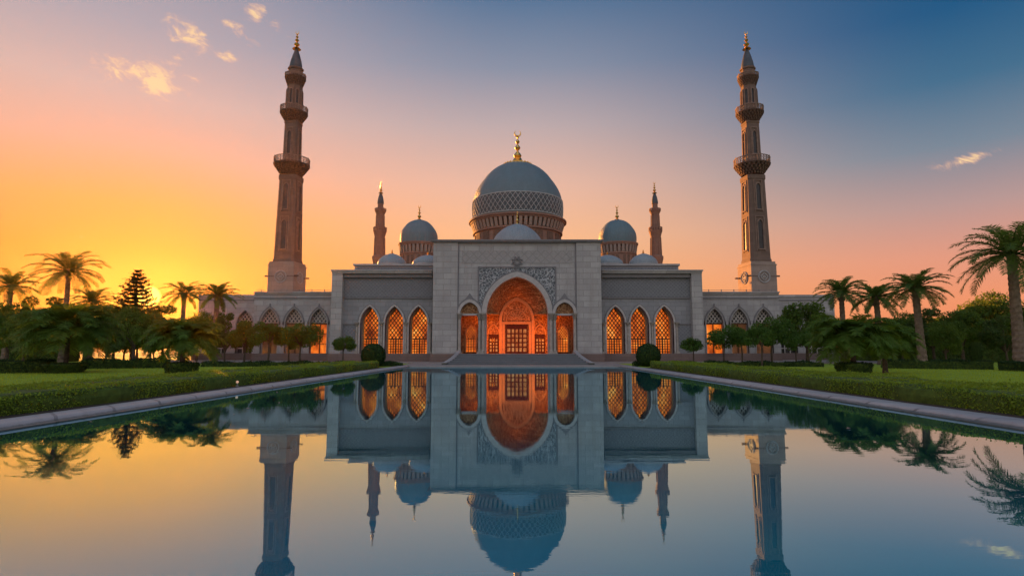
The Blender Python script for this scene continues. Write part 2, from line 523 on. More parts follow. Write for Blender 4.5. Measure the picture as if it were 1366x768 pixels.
# ------------------------------------------------------------------ mesh helpers
class MB:
    def __init__(self):
        self.v, self.f = [], []

    def add(self, vs, fs):
        n = len(self.v)
        self.v.extend([tuple(p) for p in vs])
        self.f.extend([tuple(i + n for i in f) for f in fs])
        return self

    def box(self, x0, x1, y0, y1, z0, z1):
        x0, x1 = min(x0, x1), max(x0, x1)
        y0, y1 = min(y0, y1), max(y0, y1)
        z0, z1 = min(z0, z1), max(z0, z1)
        vs = [(x0, y0, z0), (x1, y0, z0), (x1, y1, z0), (x0, y1, z0), (x0, y0, z1), (x1, y0, z1), (x1, y1, z1), (x0, y1, z1)]
        return self.add(vs, [(0, 3, 2, 1), (4, 5, 6, 7), (0, 1, 5, 4), (1, 2, 6, 5), (2, 3, 7, 6), (3, 0, 4, 7)])

    def bar(self, p, q, wd, th, n=(0, 1, 0)):
        """bar from p to q, width wd across, thickness th along n"""
        p, q, n = Vector(p), Vector(q), Vector(n)
        d = (q - p).normalized()
        s = d.cross(n).normalized() * wd / 2
        k = n.normalized() * th / 2
        vs = [p - s - k, p + s - k, p + s + k, p - s + k, q - s - k, q + s - k, q + s + k, q - s + k]
        return self.add(vs, [(0, 1, 2, 3), (7, 6, 5, 4), (0, 4, 5, 1), (1, 5, 6, 2), (2, 6, 7, 3), (3, 7, 4, 0)])

    def lathe(self, prof, n=32, c=(0, 0), rot=0.0, a0=0.0, a1=2 * pi):
        full = abs(a1 - a0 - 2 * pi) < 1e-6
        k = n if full else n + 1
        vs = []
        for r, z in prof:
            for i in range(k):
                a = rot + a0 + (a1 - a0) * i / n
                vs.append((c[0] + r * sin(a), c[1] - r * cos(a), z))
        fs = []
        for j in range(len(prof) - 1):
            for i in range(n):
                i2 = (i + 1) % k
                fs.append((j * k + i, j * k + i2, (j + 1) * k + i2, (j + 1) * k + i))
        if full:
            if prof[0][0] > 1e-4:
                fs.append(tuple(range(k - 1, -1, -1)))
            if prof[-1][0] > 1e-4:
                fs.append(tuple((len(prof) - 1) * k + i for i in range(k)))
        return self.add(vs, fs)

    def tube(self, pts, rad, n=7):
        pts = [Vector(p) for p in pts]
        vs, fs = [], []
        for i, p in enumerate(pts):
            d = (pts[min(i + 1, len(pts) - 1)] - pts[max(i - 1, 0)]).normalized()
            u = d.cross(Vector((0.13, 0.97, 0.2))).normalized()
            v = d.cross(u)
            for k in range(n):
                a = 2 * pi * k / n
                vs.append(p + (u * cos(a) + v * sin(a)) * rad[i])
        for i in range(len(pts) - 1):
            for k in range(n):
                k2 = (k + 1) % n
                fs.append((i * n + k, i * n + k2, (i + 1) * n + k2, (i + 1) * n + k))
        fs.append(tuple(range(n)))
        fs.append(tuple((len(pts) - 1) * n + k for k in range(n - 1, -1, -1)))
        return self.add(vs, fs)

    def plate(self, outer, holes, y0, y1):
        """polygon in XZ with holes, extruded from y0 (front) to y1"""
        polys = [outer] + holes
        tris = geometry.tessellate_polygon([[Vector((x, z, 0)) for x, z in p] for p in polys])
        flat = [pt for p in polys for pt in p]
        n = len(flat)
        vs = [(x, y0, z) for x, z in flat] + [(x, y1, z) for x, z in flat]
        fs = []
        for a, b, c in tris:
            pa, pb, pc = flat[a], flat[b], flat[c]
            s = (pb[0] - pa[0]) * (pc[1] - pa[1]) - (pb[1] - pa[1]) * (pc[0] - pa[0])
            if s < 0:
                b, c = c, b
            fs.append((a, b, c))
            fs.append((a + n, c + n, b + n))
        o = 0
        for p in polys:
            k = len(p)
            for i in range(k):
                j = (i + 1) % k
                fs.append((o + i, o + i + n, o + j + n, o + j))
            o += k
        return self.add(vs, fs)

    def strip(self, inner, outer, y0, y1):
        """band between two equal-length open polylines in XZ, extruded in y"""
        n = len(inner)
        vs = [(x, y0, z) for x, z in inner] + [(x, y0, z) for x, z in outer] + [(x, y1, z) for x, z in inner] + [(x, y1, z) for x, z in outer]
        fs = []
        for i in range(n - 1):
            fs += [(i, i + 1, n + i + 1, n + i), (2 * n + i, 3 * n + i, 3 * n + i + 1, 2 * n + i + 1),
                   (i, 2 * n + i, 2 * n + i + 1, i + 1), (n + i, n + i + 1, 3 * n + i + 1, 3 * n + i)]
        fs += [(0, n, 3 * n, 2 * n), (n - 1, 3 * n - 1, 4 * n - 1, 2 * n - 1)]
        return self.add(vs, fs)

    def torus(self, c, R, r, axis="Y", a0=0.0, a1=2 * pi, n=20, m=6, taper=False):
        pts, rad = [], []
        for i in range(n + 1):
            t = i / n
            a = a0 + (a1 - a0) * t
            p = (c[0] + R * cos(a), c[1], c[2] + R * sin(a)) if axis == "Y" else (c[0] + R * cos(a), c[1] + R * sin(a), c[2])
            pts.append(p)
            rad.append(r * (0.15 + 0.85 * sin(pi * t)) if taper else r)
        return self.tube(pts, rad, m)

    def sphere(self, c, r, n=12, sz=1.0):
        prof = [(max(r * cos(-pi / 2 + pi * i / 8), 1e-5), c[2] + sz * r * sin(-pi / 2 + pi * i / 8)) for i in range(9)]
        return self.lathe(prof, n, (c[0], c[1]))

    def build(self, name, mat, parent=None, origin=None, smooth=False):
        """link as one mesh object. vertices are in world space; origin places the object"""
        me = bpy.data.meshes.new(name)
        po = Vector(WORLD.get(parent.name, (0, 0, 0))) if parent else Vector((0, 0, 0))
        og = Vector(origin) if origin is not None else po
        V = np.array(self.v, dtype=np.float32) - np.array(og, dtype=np.float32)
        me.from_pydata(V.tolist(), [], self.f)
        me.update()
        if smooth:
            me.polygons.foreach_set("use_smooth", [True] * len(me.polygons))
            try:
                me.set_sharp_from_angle(angle=radians(35))
            except Exception:
                pass
        me.materials.append(M[mat] if isinstance(mat, str) else mat)
        o = bpy.data.objects.new(name, me)
        COL.objects.link(o)
        o.parent = parent
        o.location = og - po
        WORLD[o.name] = tuple(og)
        return o


WORLD = {}


def thing(name, label, cat, loc=(0, 0, 0), group=None):
    o = bpy.data.objects.new(name, None)
    o.empty_display_size = 0.3
    COL.objects.link(o)
    o.location = loc
    WORLD[o.name] = tuple(loc)
    return tag(o, label, cat, group)


def tag(o, label, cat, group=None, kind=None):
    o["label"] = label
    o["category"] = cat
    if group:
        o["group"] = group
    if kind:
        o["kind"] = kind
    return o


def struct(o):
    o["kind"] = "structure"
    return o


def copy_tree(o, parent=None):
    c = o.copy()
    COL.objects.link(c)
    c.parent = parent
    for ch in list(o.children):
        copy_tree(ch, c)
    return c


def arch(cx, w, zs, H, n=10):
    """points of a pointed arch from left spring over the apex to right spring"""
    H = max(H, w * 1.001)
    c = (H * H - w * w) / (2 * w)
    R = w + c
    a = math.asin(min(1, H / R))
    L = [(cx + c - R * cos(a * i / n), zs + R * sin(a * i / n)) for i in range(n + 1)]
    Rr = [(2 * cx - x, z) for x, z in reversed(L[:-1])]
    return L + Rr


def arch_hole(cx, w, z0, zs, H, n=10):
    return [(cx - w, z0)] + arch(cx, w, zs, H, n) + [(cx + w, z0)]


def arch_band(mb, cx, w, z0, zs, H, t, y0, y1, n=10):
    inner = [(cx - w, z0)] + arch(cx, w, zs, H, n) + [(cx + w, z0)]
    outer = [(cx - w - t, z0)] + arch(cx, w + t, zs, H + t * 1.12, n) + [(cx + w + t, z0)]
    return mb.strip(inner, outer, y0, y1)


def inside_arch(x, z, cx, w, z0, zs, H):
    if z < z0 or abs(x - cx) > w:
        return False
    if z <= zs:
        return True
    H = max(H, w * 1.001)
    c = (H * H - w * w) / (2 * w)
    R = w + c
    d = abs(x - cx)
    return (d + c) ** 2 + (z - zs) ** 2 <= R * R


def clip_bar(mb, p, q, wd, th, y, test, steps=40):
    """add the pieces of the bar p-q (XZ) that lie inside test"""
    run = None
    for i in range(steps + 1):
        t = i / steps
        x, z = p[0] + (q[0] - p[0]) * t, p[1] + (q[1] - p[1]) * t
        if test(x, z):
            if run is None:
                run = (x, z)
            last = (x, z)
        elif run is not None:
            if run != last:
                mb.bar((run[0], y, run[1]), (last[0], y, last[1]), wd, th)
            run = None
    if run is not None and run != last:
        mb.bar((run[0], y, run[1]), (last[0], y, last[1]), wd, th)


def screen(cx, w, z0, zs, H, y, wd, star_from, cols=4, rows=6, ds=0.3, th=0.06):
    """window screen: a grid of bars below star_from, interlaced diagonals above"""
    mb = MB()
    test = lambda x, z: inside_arch(x, z, cx, w - 0.02, z0, zs, H)
    ztop = zs + H
    for i in range(1, cols):
        x = cx - w + 2 * w * i / cols
        clip_bar(mb, (x, z0), (x, star_from), wd * (1.7 if i * 2 == cols else 1), th, y, test)
    for j in range(rows + 1):
        z = z0 + (star_from - z0) * j / rows
        clip_bar(mb, (cx - w, z), (cx + w, z), wd * (1.5 if j in (0, rows) else 1), th * .9, y, test)
    up = lambda x, z: z >= star_from and test(x, z)
    span = ztop - star_from + 2 * w
    k = -span
    while k < span:
        for s in (-1, 1):
            x0, z0_ = cx + s * k, star_from
            clip_bar(mb, (x0, z0_), (x0 + s * 0.8 * span, z0_ + 1.05 * span), wd, th * (.95 if s > 0 else .8), y, up, 90)
        k += ds
    zz = star_from + ds
    return mb


# ------------------------------------------------------------------ setting: ground, pool, paving, lawns
ZG = 0.15
ZF = 0.92                                  # floor of the mosque


def xl(y, off=0.0):                         # left water edge of the pool at distance y
    return -8.15 + (y - 9.2) * 0.034 - off


def xr(y, off=0.0):
    return 8.22 - (y - 9.3) * 0.0254 + off


POOL0, POOL1 = 2.2, 40.0
WL = 0.10                                   # water level
mb = MB()
g = 2600
# ground sheet with the pool cut out
hole = [(xl(POOL0, .2), POOL0 - .2), (xr(POOL0, .2), POOL0 - .2), (xr(POOL1, .2), POOL1 + .2), (xl(POOL1, .2), POOL1 + .2)]
tri = [(-g, -g), (g, -g), (g, g), (-g, g)]
vs = [(x, y, 0.085) for x, y in tri + hole]
mb.add(vs, [(0, 1, 5, 4), (1, 2, 6, 5), (2, 3, 7, 6), (3, 0, 4, 7)])
struct(mb.build("ground", "ground"))
mb = MB().add([(xl(POOL0, .25), POOL0 - .25, WL), (xr(POOL0, .25), POOL0 - .25, WL), (xr(POOL1, .25), POOL1 + .25, WL), (xl(POOL1, .25), POOL1 + .25, WL)], [(0, 1, 2, 3)])
struct(mb.build("pool_water", "water"))

# kerb: a low ledge at the water and a rounded coping behind it
prof = [(0.0, -0.3), (0.0, 0.118), (0.13, 0.122), (0.14, 0.126), (0.165, 0.16), (0.20, 0.185), (0.27, 0.195), (0.70, 0.20), (0.78, 0.19), (0.80, 0.05)]
mb = MB()


def path_strip(pts_at, ys):
    n = len(prof)
    vs, fs = [], []
    for y in ys:
        vs += pts_at(y)
    for i in range(len(ys) - 1):
        for k in range(n - 1):
            fs.append((i * n + k, i * n + k + 1, (i + 1) * n + k + 1, (i + 1) * n + k))
    return vs, fs


ys = np.linspace(POOL0, POOL1, 60)
mb.add(*path_strip(lambda y: [(xl(y, o), y, z) for o, z in prof], ys))
mb.add(*path_strip(lambda y: [(xr(y, o), y, z) for o, z in prof], ys))
struct(mb.build("pool_kerb", "kerb", smooth=True))
mb = MB()
mb.box(xl(POOL0, 3), xr(POOL0, 3), -14, POOL0, -0.3, 0.20)
mb.box(xl(POOL1, .9), xr(POOL1, .9), POOL1, 47, -0.3, 0.20)
mb.box(-34, 35, 47, 62, 0.05, 0.22)
struct(mb.build("terrace", "paving"))

GD = 0.88                                   # garden distances
HW = 2.45                                    # hedge width
HO = 1.22                                   # hedge offset from the water
mb = MB()
for sgn, fx in ((-1, xl), (1, xr)):
    a = [(fx(y, 0.78), y, ZG) for y in np.linspace(-4, 46.9, 24)]
    b = [(sgn * 120, y, ZG) for y in np.linspace(-4, 46.9, 24)]
    n = len(a)
    mb.add(a + b, [(i, i + 1, n + i + 1, n + i) if sgn > 0 else (i, n + i, n + i + 1, i + 1) for i in range(n - 1)])
mb.box(-140, -34.1, 46.9, 85, 0.05, ZG + .004)
mb.box(35.1, 140, 46.9, 85, 0.05, ZG + .004)
struct(mb.build("lawn", "lawn"))
mb = MB()
for sgn, fx in ((-1, xl), (1, xr)):
    ysl = np.linspace(3, 37, 12)
    a = [(fx(y, 0.79), y, ZG + .03) for y in ysl]
    b = [(fx(y, 1.5), y, ZG + .03) for y in ysl]
    n = len(a)
    mb.add(a + b, [(i, i + 1, n + i + 1, n + i) for i in range(n - 1)])
struct(mb.build("planting_bed", "soil"))


# ------------------------------------------------------------------ foliage helpers
def leaf_quads(mb, pos, nrm, size, aspect=0.5, jitter=0.9):
    """small folded leaves at pos (N,3), facing roughly along nrm"""
    N = len(pos)
    nr = nrm + RNG.normal(0, jitter, (N, 3))
    nr /= np.linalg.norm(nr, axis=1)[:, None] + 1e-9
    r = RNG.normal(0, 1, (N, 3))
    d = np.cross(nr, r)
    d /= np.linalg.norm(d, axis=1)[:, None] + 1e-9
    s = np.cross(nr, d)
    L = size * RNG.uniform(0.65, 1.35, N)[:, None]
    a = pos - d * L / 2
    b = pos + s * L * aspect / 2 + nr * L * .08
    c = pos + d * L / 2
    e = pos - s * L * aspect / 2 + nr * L * .08
    n0 = len(mb.v)
    allv = np.stack([a, b, c, e], 1).reshape(-1, 3)
    mb.v.extend(map(tuple, allv.tolist()))
    mb.f.extend([(n0 + 4 * i, n0 + 4 * i + 1, n0 + 4 * i + 2, n0 + 4 * i + 3) for i in range(N)])


def crown(mb, clumps, n, size, squash=0.8):
    wts = np.array([c[3] ** 2 for c in clumps])
    idx = RNG.choice(len(clumps), n, p=wts / wts.sum())
    C = np.array(clumps)
    d = RNG.normal(0, 1, (n, 3))
    d /= np.linalg.norm(d, axis=1)[:, None]
    rr = RNG.uniform(0.35, 1.0, n) ** 0.5
    stray = RNG.uniform(0, 1, n) > 0.93
    rr = np.where(stray, rr * 1.22, rr)
    off = d * (C[idx, 3] * rr)[:, None]
    off[:, 2] *= squash
    leaf_quads(mb, C[idx, :3] + off, d, size)


def make_tree(name, mat, H, cw, ch, n, leaf, seed, trunk_r=0.13, forks=7, nclump=26, lean=0.0):
    """broadleaf: H total height, cw crown half width, ch crown height; local to the origin"""
    rs = np.random.default_rng(seed)
    root = bpy.data.objects.new(name, None)
    root.empty_display_size = 0.3
    COL.objects.link(root)
    WORLD[root.name] = (0, 0, 0)
    zc = H - ch / 2
    zfork = H - ch * 0.95
    clumps = []
    for i in range(nclump):
        while True:
            p = rs.uniform(-1, 1, 3)
            if np.linalg.norm(p) < 1 and (p[2] > -0.75):
                break
        p = p / max(np.linalg.norm(p), .25) * rs.uniform(0.45, 0.9)
        prof = 1.0 if p[2] < 0 else 1 - 0.25 * p[2]
        clumps.append((p[0] * cw * prof + lean, p[1] * cw * prof, zc + p[2] * ch / 2, cw * rs.uniform(0.2, 0.38)))
    mb = MB()
    pts = [(0, 0, -0.1), (lean * .2 + .04, .02, zfork * .5), (lean * .5, 0, zfork), (lean * .9, 0, zc + ch * .12)]
    mb.tube(pts, [trunk_r * 1.25, trunk_r * .9, trunk_r * .75, trunk_r * .2], 8)
    for i in range(forks):
        c = clumps[i]
        z0 = zfork * (0.86 + 0.25 * rs.uniform())
        mb.tube([(lean * .45, 0, z0), ((c[0]) * .45, c[1] * .45, (z0 + c[2]) / 2 + .1), c[:3]], [trunk_r * .55, trunk_r * .38, trunk_r * .1], 5)
    mb.build("trunk", "bark", root, smooth=True)
    mb = MB()
    crown(mb, clumps, n, leaf)
    mb.build("crown", mat, root)
    return root


def make_palm(name, H, L, seed, nf=37, trunk_r=0.24, bend=0.4, mat="frond", droop=0.72, lo=-0.45, hi=1.4, nl=46, leafl=0.40, lw=0.055, bark="palm_bark", flare=1.5):
    rs = np.random.default_rng(seed)
    root = bpy.data.objects.new(name, None)
    root.empty_display_size = 0.3
    COL.objects.link(root)
    WORLD[root.name] = (0, 0, 0)
    mb = MB()
    pts, rad = [], []
    N = max(8, int(H / 0.16))
    for i in range(N + 1):
        t = i / N
        pts.append((bend * sin(t * 1.6) * t, bend * .3 * t * t, H * t - .1 * (1 - t)))
        r = trunk_r * (1 + (flare - 1) * math.exp(-t * 7)) * (1 - .22 * t)
        rad.append(r * (1.06 if i % 2 else .95))
    mb.tube(pts, rad, 12)
    top = Vector(pts[-1])
    # old leaf bases under the crown
    for i in range(26):
        a = rs.uniform(0, 2 * pi)
        z = top.z - rs.uniform(0, min(.9, H * .25))
        r0 = trunk_r * .8
        d = Vector((cos(a), sin(a), 0))
        mb.bar(Vector((top.x, top.y, z)) + d * r0 * .6, Vector((top.x, top.y, z + .28)) + d * (r0 + .12), .10, .05, Vector((-sin(a), cos(a), 0)).cross(Vector((0, 0, 1))) + Vector((0, 0, .3)))
    mb.build("trunk", bark, root, smooth=False)
    mb = MB()
    V, F = [], []
    for k in range(nf):
        a = k * 2.39996 + rs.uniform(-.2, .2)
        el0 = hi + (lo - hi) * (k + .5) / nf + rs.uniform(-.12, .12)
        ln = L * rs.uniform(.85, 1.1) * (0.82 if el0 > 1.0 else 1.0)
        u = Vector((cos(a), sin(a), 0))
        side = Vector((-sin(a), cos(a), 0))
        p = top + u * trunk_r * .5
        ang = el0
        S_ = 16
        spine = [p.copy()]
        dirs = []
        tw = rs.uniform(-.35, .35)
        for i in range(S_):
            ang -= droop * (0.045 + 0.115 * i / S_) * (1.15 if el0 > .3 else .8)
            dvec = u * cos(ang) + Vector((0, 0, 1)) * sin(ang) + side * tw * .12 * i / S_
            dirs.append(dvec.normalized())
            p = p + dvec.normalized() * ln / S_
            spine.append(p.copy())
        dirs.append(dirs[-1])
        mb.tube(spine, [.035 * (1 - .8 * i / S_) + .006 for i in range(S_ + 1)], 4)
        for i in range(nl):
            t = 0.10 + 0.90 * (i + rs.uniform(0, .8)) / nl
            t = min(t, .999)
            fi = t * S_
            i0 = int(fi)
            q = spine[i0].lerp(spine[i0 + 1], fi - i0)
            dv = dirs[i0]
            nrm = dv.cross(side).normalized()
            if nrm.z < 0:
                nrm = -nrm
            ll = leafl * L / 3.2 * (0.45 + 1.1 * sin(pi * min(1, t * .92 + .06)) ** .8) * rs.uniform(.85, 1.1)
            for s in (-1, 1):
                d2 = (side * s * .80 + dv * .62 + nrm * rs.uniform(-.12, .30)).normalized()
                tip = q + d2 * ll + Vector((0, 0, -1)) * ll * (.04 + .2 * rs.uniform())
                mid = q + d2 * ll * .5
                wv = dv * lw * .5
                n0 = len(mb.v)
                mb.v += [tuple(q - wv * .5), tuple(mid - wv), tuple(tip), tuple(mid + wv), tuple(q + wv * .5)]
                mb.f += [(n0, n0 + 1, n0 + 2, n0 + 3, n0 + 4)]
    mb.build("crown", mat, root)
    return root


def place(src, used, label, cat, loc, rz=0.0, sc=1.0, group=None):
    if src.name in used:
        o = copy_tree(src)
    else:
        o = src
        used.add(src.name)
    o.location = loc
    o.rotation_euler = (0, 0, rz)
    o.scale = (sc, sc, sc) if not isinstance(sc, tuple) else sc
    return tag(o, label, cat, group)


USED = set()

# ------------------------------------------------------------------ hedges along the pool
def hedge_mesh(sgn, fx, y0, y1):
    H0 = 0.5
    core = MB()
    yy = np.linspace(y0, y1, 70)
    n = 8
    vs, fs = [], []
    for y in yy:
        wob = 0.04 * sin(y * 1.3) + 0.03 * sin(y * 3.1 + 1)
        wd = HW
        sec = [(0.0, 0.0), (-.02, .2), (.0, .34), (.09, .40), (wd - .1, .40), (wd, .34), (wd + .02, .2), (wd, 0)]
        for o, z in sec:
            vs.append((fx(y, HO + o + wob), y, ZG + z * (1 + .04 * sin(y * 2.3))))
    for i in range(len(yy) - 1):
        for k in range(n - 1):
            fs.append((i * n + k, i * n + k + 1, (i + 1) * n + k + 1, (i + 1) * n + k))
    fs.append(tuple(range(n)))
    fs.append(tuple((len(yy) - 1) * n + k for k in range(n)))
    core.add(vs, fs)
    lv = MB()
    N = 62000
    # denser near the viewer's end, leaves all over face, top and end
    t = RNG.uniform(0, 1, N) ** 1.7
    y = y0 + (y1 - y0) * t
    per = RNG.uniform(0, .62 + HW + .15, N)
    o = np.where(per < .55, RNG.normal(0, .02, N), per - .55)
    z = np.where(per < .55, per / .55 * .4, .40 + RNG.normal(0, .016, N))
    o = np.clip(o, -.05, HW)
    x = np.array([fx(a, HO + b) for a, b in zip(y, o)])
    nr = np.stack([np.where(per < .55, -sgn * 1.0, 0), np.zeros(N), np.where(per < .55, .25, 1.0)], 1)
    wob = np.where(per < .55, .01, .03) * np.sin(x * 4 + y) + .02 * np.sin(y * 5 + x) + .025 * np.sin(y * 1.1) + np.where(RNG.uniform(0, 1, N) > .985, .07, 0)
    leaf_quads(lv, np.stack([x, y, ZG + z + wob], 1), nr, 0.055, .6, .7)
    # far end
    N2 = 2500
    o = RNG.uniform(0, HW, N2)
    z = RNG.uniform(0, .4, N2)
    x = np.array([fx(y1, HO + b) for b in o])
    leaf_quads(lv, np.stack([x, np.full(N2, y1) + RNG.normal(0, .02, N2), ZG + z], 1), np.tile([0, 1, .2], (N2, 1)), .06, .6, .7)
    return core, lv


for sgn, fx, lab in ((-1, xl, "long low clipped hedge along the left kerb of the pool"), (1, xr, "long low clipped hedge along the right kerb of the pool")):
    c, l = hedge_mesh(sgn, fx, 4.0, 36.4)
    og = (fx(22, HO + HW / 2), 22, ZG)
    t = thing("hedge", lab, "hedge", og, "hedges along the pool")
    c.build("hedge_core", "hedge_core", t)
    l.build("foliage", "hedge", t)


def low_hedge(p0, p1, wd, ht, label, n=5000, mat="topiary", leaf=.09, group="dark clipped hedges at the back of the lawn"):
    p0, p1 = Vector(p0), Vector(p1)
    d = (p1 - p0)
    L = d.length
    u = d.normalized()
    v = Vector((-u.y, u.x, 0))
    t = thing("hedge", label, "hedge", tuple((p0 + p1) / 2), group)
    core = MB()
    c = []
    for z in (0, ht * .93):
        for a, b in ((0, -.5), (1, -.5), (1, .5), (0, .5)):
            q = p0 + u * L * a + v * wd * b
            c.append((q.x, q.y, ZG + z))
    core.add(c, [(0, 3, 2, 1), (4, 5, 6, 7), (0, 1, 5, 4), (1, 2, 6, 5), (2, 3, 7, 6), (3, 0, 4, 7)])
    core.build("hedge_core", "hedge_core", t)
    lv = MB()
    a = RNG.uniform(-.005, 1.005, n)
    side = RNG.uniform(0, 1, n)
    b = np.where(side < .4, -.5, np.where(side < .6, .5, RNG.uniform(-.5, .5, n)))
    z = np.where(side < .6, RNG.uniform(0, ht, n), ht) + RNG.normal(0, .03, n)
    z += .05 * np.sin(a * L * 2.2) + .03 * np.sin(a * L * 5)
    pos = np.array([list(p0 + u * L * i + v * wd * (j)) for i, j in zip(a, b)])
    pos[:, 2] = ZG + z
    nr = np.stack([np.where(side < .4, -v.x, np.where(side < .6, v.x, 0)), np.where(side < .4, -v.y, np.where(side < .6, v.y, 0)), np.where(side < .6, .2, 1)], 1)
    leaf_quads(lv, pos, nr, leaf, .6, .7)
    lv.build("foliage", mat, t)


def gp(px, D, z=ZG):
    D = D * GD
    p = P(px, 480, D)
    return (p.x, D, z)


low_hedge(gp(-40, 33), gp(70, 34), .9, .62, "dark clipped hedge at the far left edge of the lawn")
low_hedge(gp(112, 40), gp(226, 42), .9, .55, "dark clipped hedge under the trees below the setting sun")
low_hedge(gp(272, 44.5), gp(440, 46), .8, .30, "low dark hedge in front of the small trees left of the arcade")
low_hedge(gp(445, 45.6), gp(536, 45.6), .8, .26, "low dark hedge beside the left ball shrub")
low_hedge(gp(845, 45.6), gp(935, 45.6), .8, .26, "low dark hedge beside the right ball shrub")
low_hedge(gp(940, 46), gp(1095, 44.5), .8, .30, "low dark hedge in front of the small trees right of the arcade")
low_hedge(gp(1178, 41), gp(1320, 39), .9, .5, "dark clipped hedge behind the right lawn between the palm trunks")
low_hedge(gp(1335, 37), gp(1440, 34), 1.0, .45, "dark hedge at the foot of the tallest palm")

low_hedge(gp(1148, 62), gp(1300, 62), 2.2, 2.1, "tall unclipped hedge closing the view under the right trees", n=9000, mat="leaf_b", leaf=.2, group=None)
low_hedge(gp(1302, 60), gp(1460, 58), 2.2, 2.3, "tall unclipped hedge behind the tallest palm trunk", n=9000, mat="leaf_b", leaf=.2, group=None)
low_hedge(gp(-90, 60), gp(96, 62), 2.2, 1.9, "tall unclipped hedge closing the view under the far left trees", n=9000, mat="leaf_b", leaf=.2, group=None)

# ------------------------------------------------------------------ grass blades on the lawns (uncountable)
mb = MB()
for sgn, fx in ((-1, xl), (1, xr)):
    N = 45000
    y = 7 + 31 * RNG.uniform(0, 1, N) ** 1.3
    o = HO + HW + .05 + RNG.uniform(0, 1, N) ** 1.2 * 22
    x = np.array([fx(a, b) for a, b in zip(y, o)])
    h = RNG.uniform(.025, .07, N)
    a = RNG.uniform(0, 2 * pi, N)
    ux, uy = np.cos(a) * .014, np.sin(a) * .014
    lx, ly = RNG.normal(0, .022, N), RNG.normal(0, .022, N)
    V = np.stack([np.stack([x - ux, y - uy, np.full(N, ZG)], 1), np.stack([x + ux, y + uy, np.full(N, ZG)], 1), np.stack([x + lx, y + ly, ZG + h], 1)], 1).reshape(-1, 3)
    n0 = len(mb.v)
    mb.v.extend(map(tuple, V.tolist()))
    mb.f.extend([(n0 + 3 * i, n0 + 3 * i + 1, n0 + 3 * i + 2) for i in range(N)])
o = mb.build("grass", "blade")
tag(o, "short green grass of the lawns on both sides of the pool", "grass", kind="stuff")

# ================================================================== THE MOSQUE
XA = 0.45
DP, DW, DO, DF = 50.0, 52.0, 55.0, 58.0
mosque = thing("mosque", "grey stone mosque with blue domes and a tall lamp-lit entrance arch", "mosque", (XA, DP, 0))


def part(mb, name, mat, parent=None, smooth=False, origin=None):
    return mb.build(name, mat, parent or mosque, origin=origin, smooth=smooth)


# --- portal block
k = DP / FPX
ztop = Z(320, DP)
zsp = Z(418, DP)
big = dict(w=41 * k, zs=zsp, H=Z(369, DP) - zsp)
soff = 63.5 * k
sb = dict(w=12.5 * k, zs=zsp, H=Z(403, DP) - zsp)
xo, xi = 113 * k, 80 * k
mb = MB()
for s in (-1, 1):
    part(MB().box(XA + s * xi, XA + s * xo, DP, DP + 8, 0.2, ztop - .25), "portal_pier", "stone")
mb = MB()
outer = [(XA - xi, ZF), (XA + xi, ZF), (XA + xi, ztop - .25), (XA - xi, ztop - .25)]
# openings reach the floor: notch the outline instead of holes touching the edge
def with_notches(x0, x1, z0, z1, arches):
    pts = [(x0, z0)]
    for (cx, w_, zs_, H_) in arches:
        pts += [(cx - w_, z0)] + arch(cx, w_, zs_, H_, 12) + [(cx + w_, z0)]
    pts += [(x1, z0), (x1, z1), (x0, z1)]
    return pts


mb.plate(with_notches(XA - xi + .003, XA + xi - .003, ZF, ztop - .25, [(XA - soff, sb["w"], sb["zs"], sb["H"]), (XA, big["w"], big["zs"], big["H"]), (XA + soff, sb["w"], sb["zs"], sb["H"])]), [], DP + .14, DP + .9)
part(mb, "portal_wall", "stone")
mb = MB()                                   # cornice of the portal
mb.box(XA - xo - .10, XA + xo + .10, DP - .12, DP + 8.1, ztop - .25, ztop - .14)
mb.box(XA - xo - .22, XA + xo + .22, DP - .24, DP + 8.2, ztop - .14, ztop)
part(mb, "cornice", "moulding")
mb = MB()                                   # lozenge relief band, 3 cm proud
mb.box(XA - xi + .35, XA + xi - .35, DP + .11, DP + .15, Z(351, DP), Z(334, DP))
part(mb, "relief_band", "portal_relief")
# side bevel mouldings at the recess
for s in (-1, 1):
    part(MB().box(XA + s * (xi - .10), XA + s * (xi - .004), DP + .06, DP + .139, ZF, ztop - .26), "pier_moulding", "moulding")
# spandrel panel with arch cut out
spx, spz = 51 * k, Z(357, DP)
mb = MB()
t_ = 6.2 * k
mb.plate([(XA - spx, zsp + .25), (XA - big["w"] - t_, zsp + .25)] + [p for p in arch(XA, big["w"] + t_, zsp, big["H"] + t_ * 1.12, 14) if p[1] > zsp + .26] + [(XA + big["w"] + t_, zsp + .25), (XA + spx, zsp + .25), (XA + spx, spz), (XA - spx, spz)], [], DP + .09, DP + .145)
part(mb, "spandrel_panel", "spandrel")
mb = MB()
for s in (-1, 1):
    mb.box(XA + s * spx, XA + s * (spx + .12), DP + .05, DP + .14, zsp + .2, spz + .12)
mb.box(XA - spx, XA + spx, DP + .05, DP + .14, spz, spz + .12)
part(mb, "spandrel_frame", "moulding")
mb = MB()
arch_band(mb, XA, big["w"], zsp, zsp, big["H"], t_, DP - .02, DP + .5, 16)
part(mb, "arch_trim", "trim", smooth=True)
mb = MB()
arch_band(mb, XA, big["w"] + t_ + .004, zsp + .26, zsp, big["H"] + t_ * 1.12, .10, DP + .03, DP + .12, 16)
part(mb, "arch_trim", "moulding")
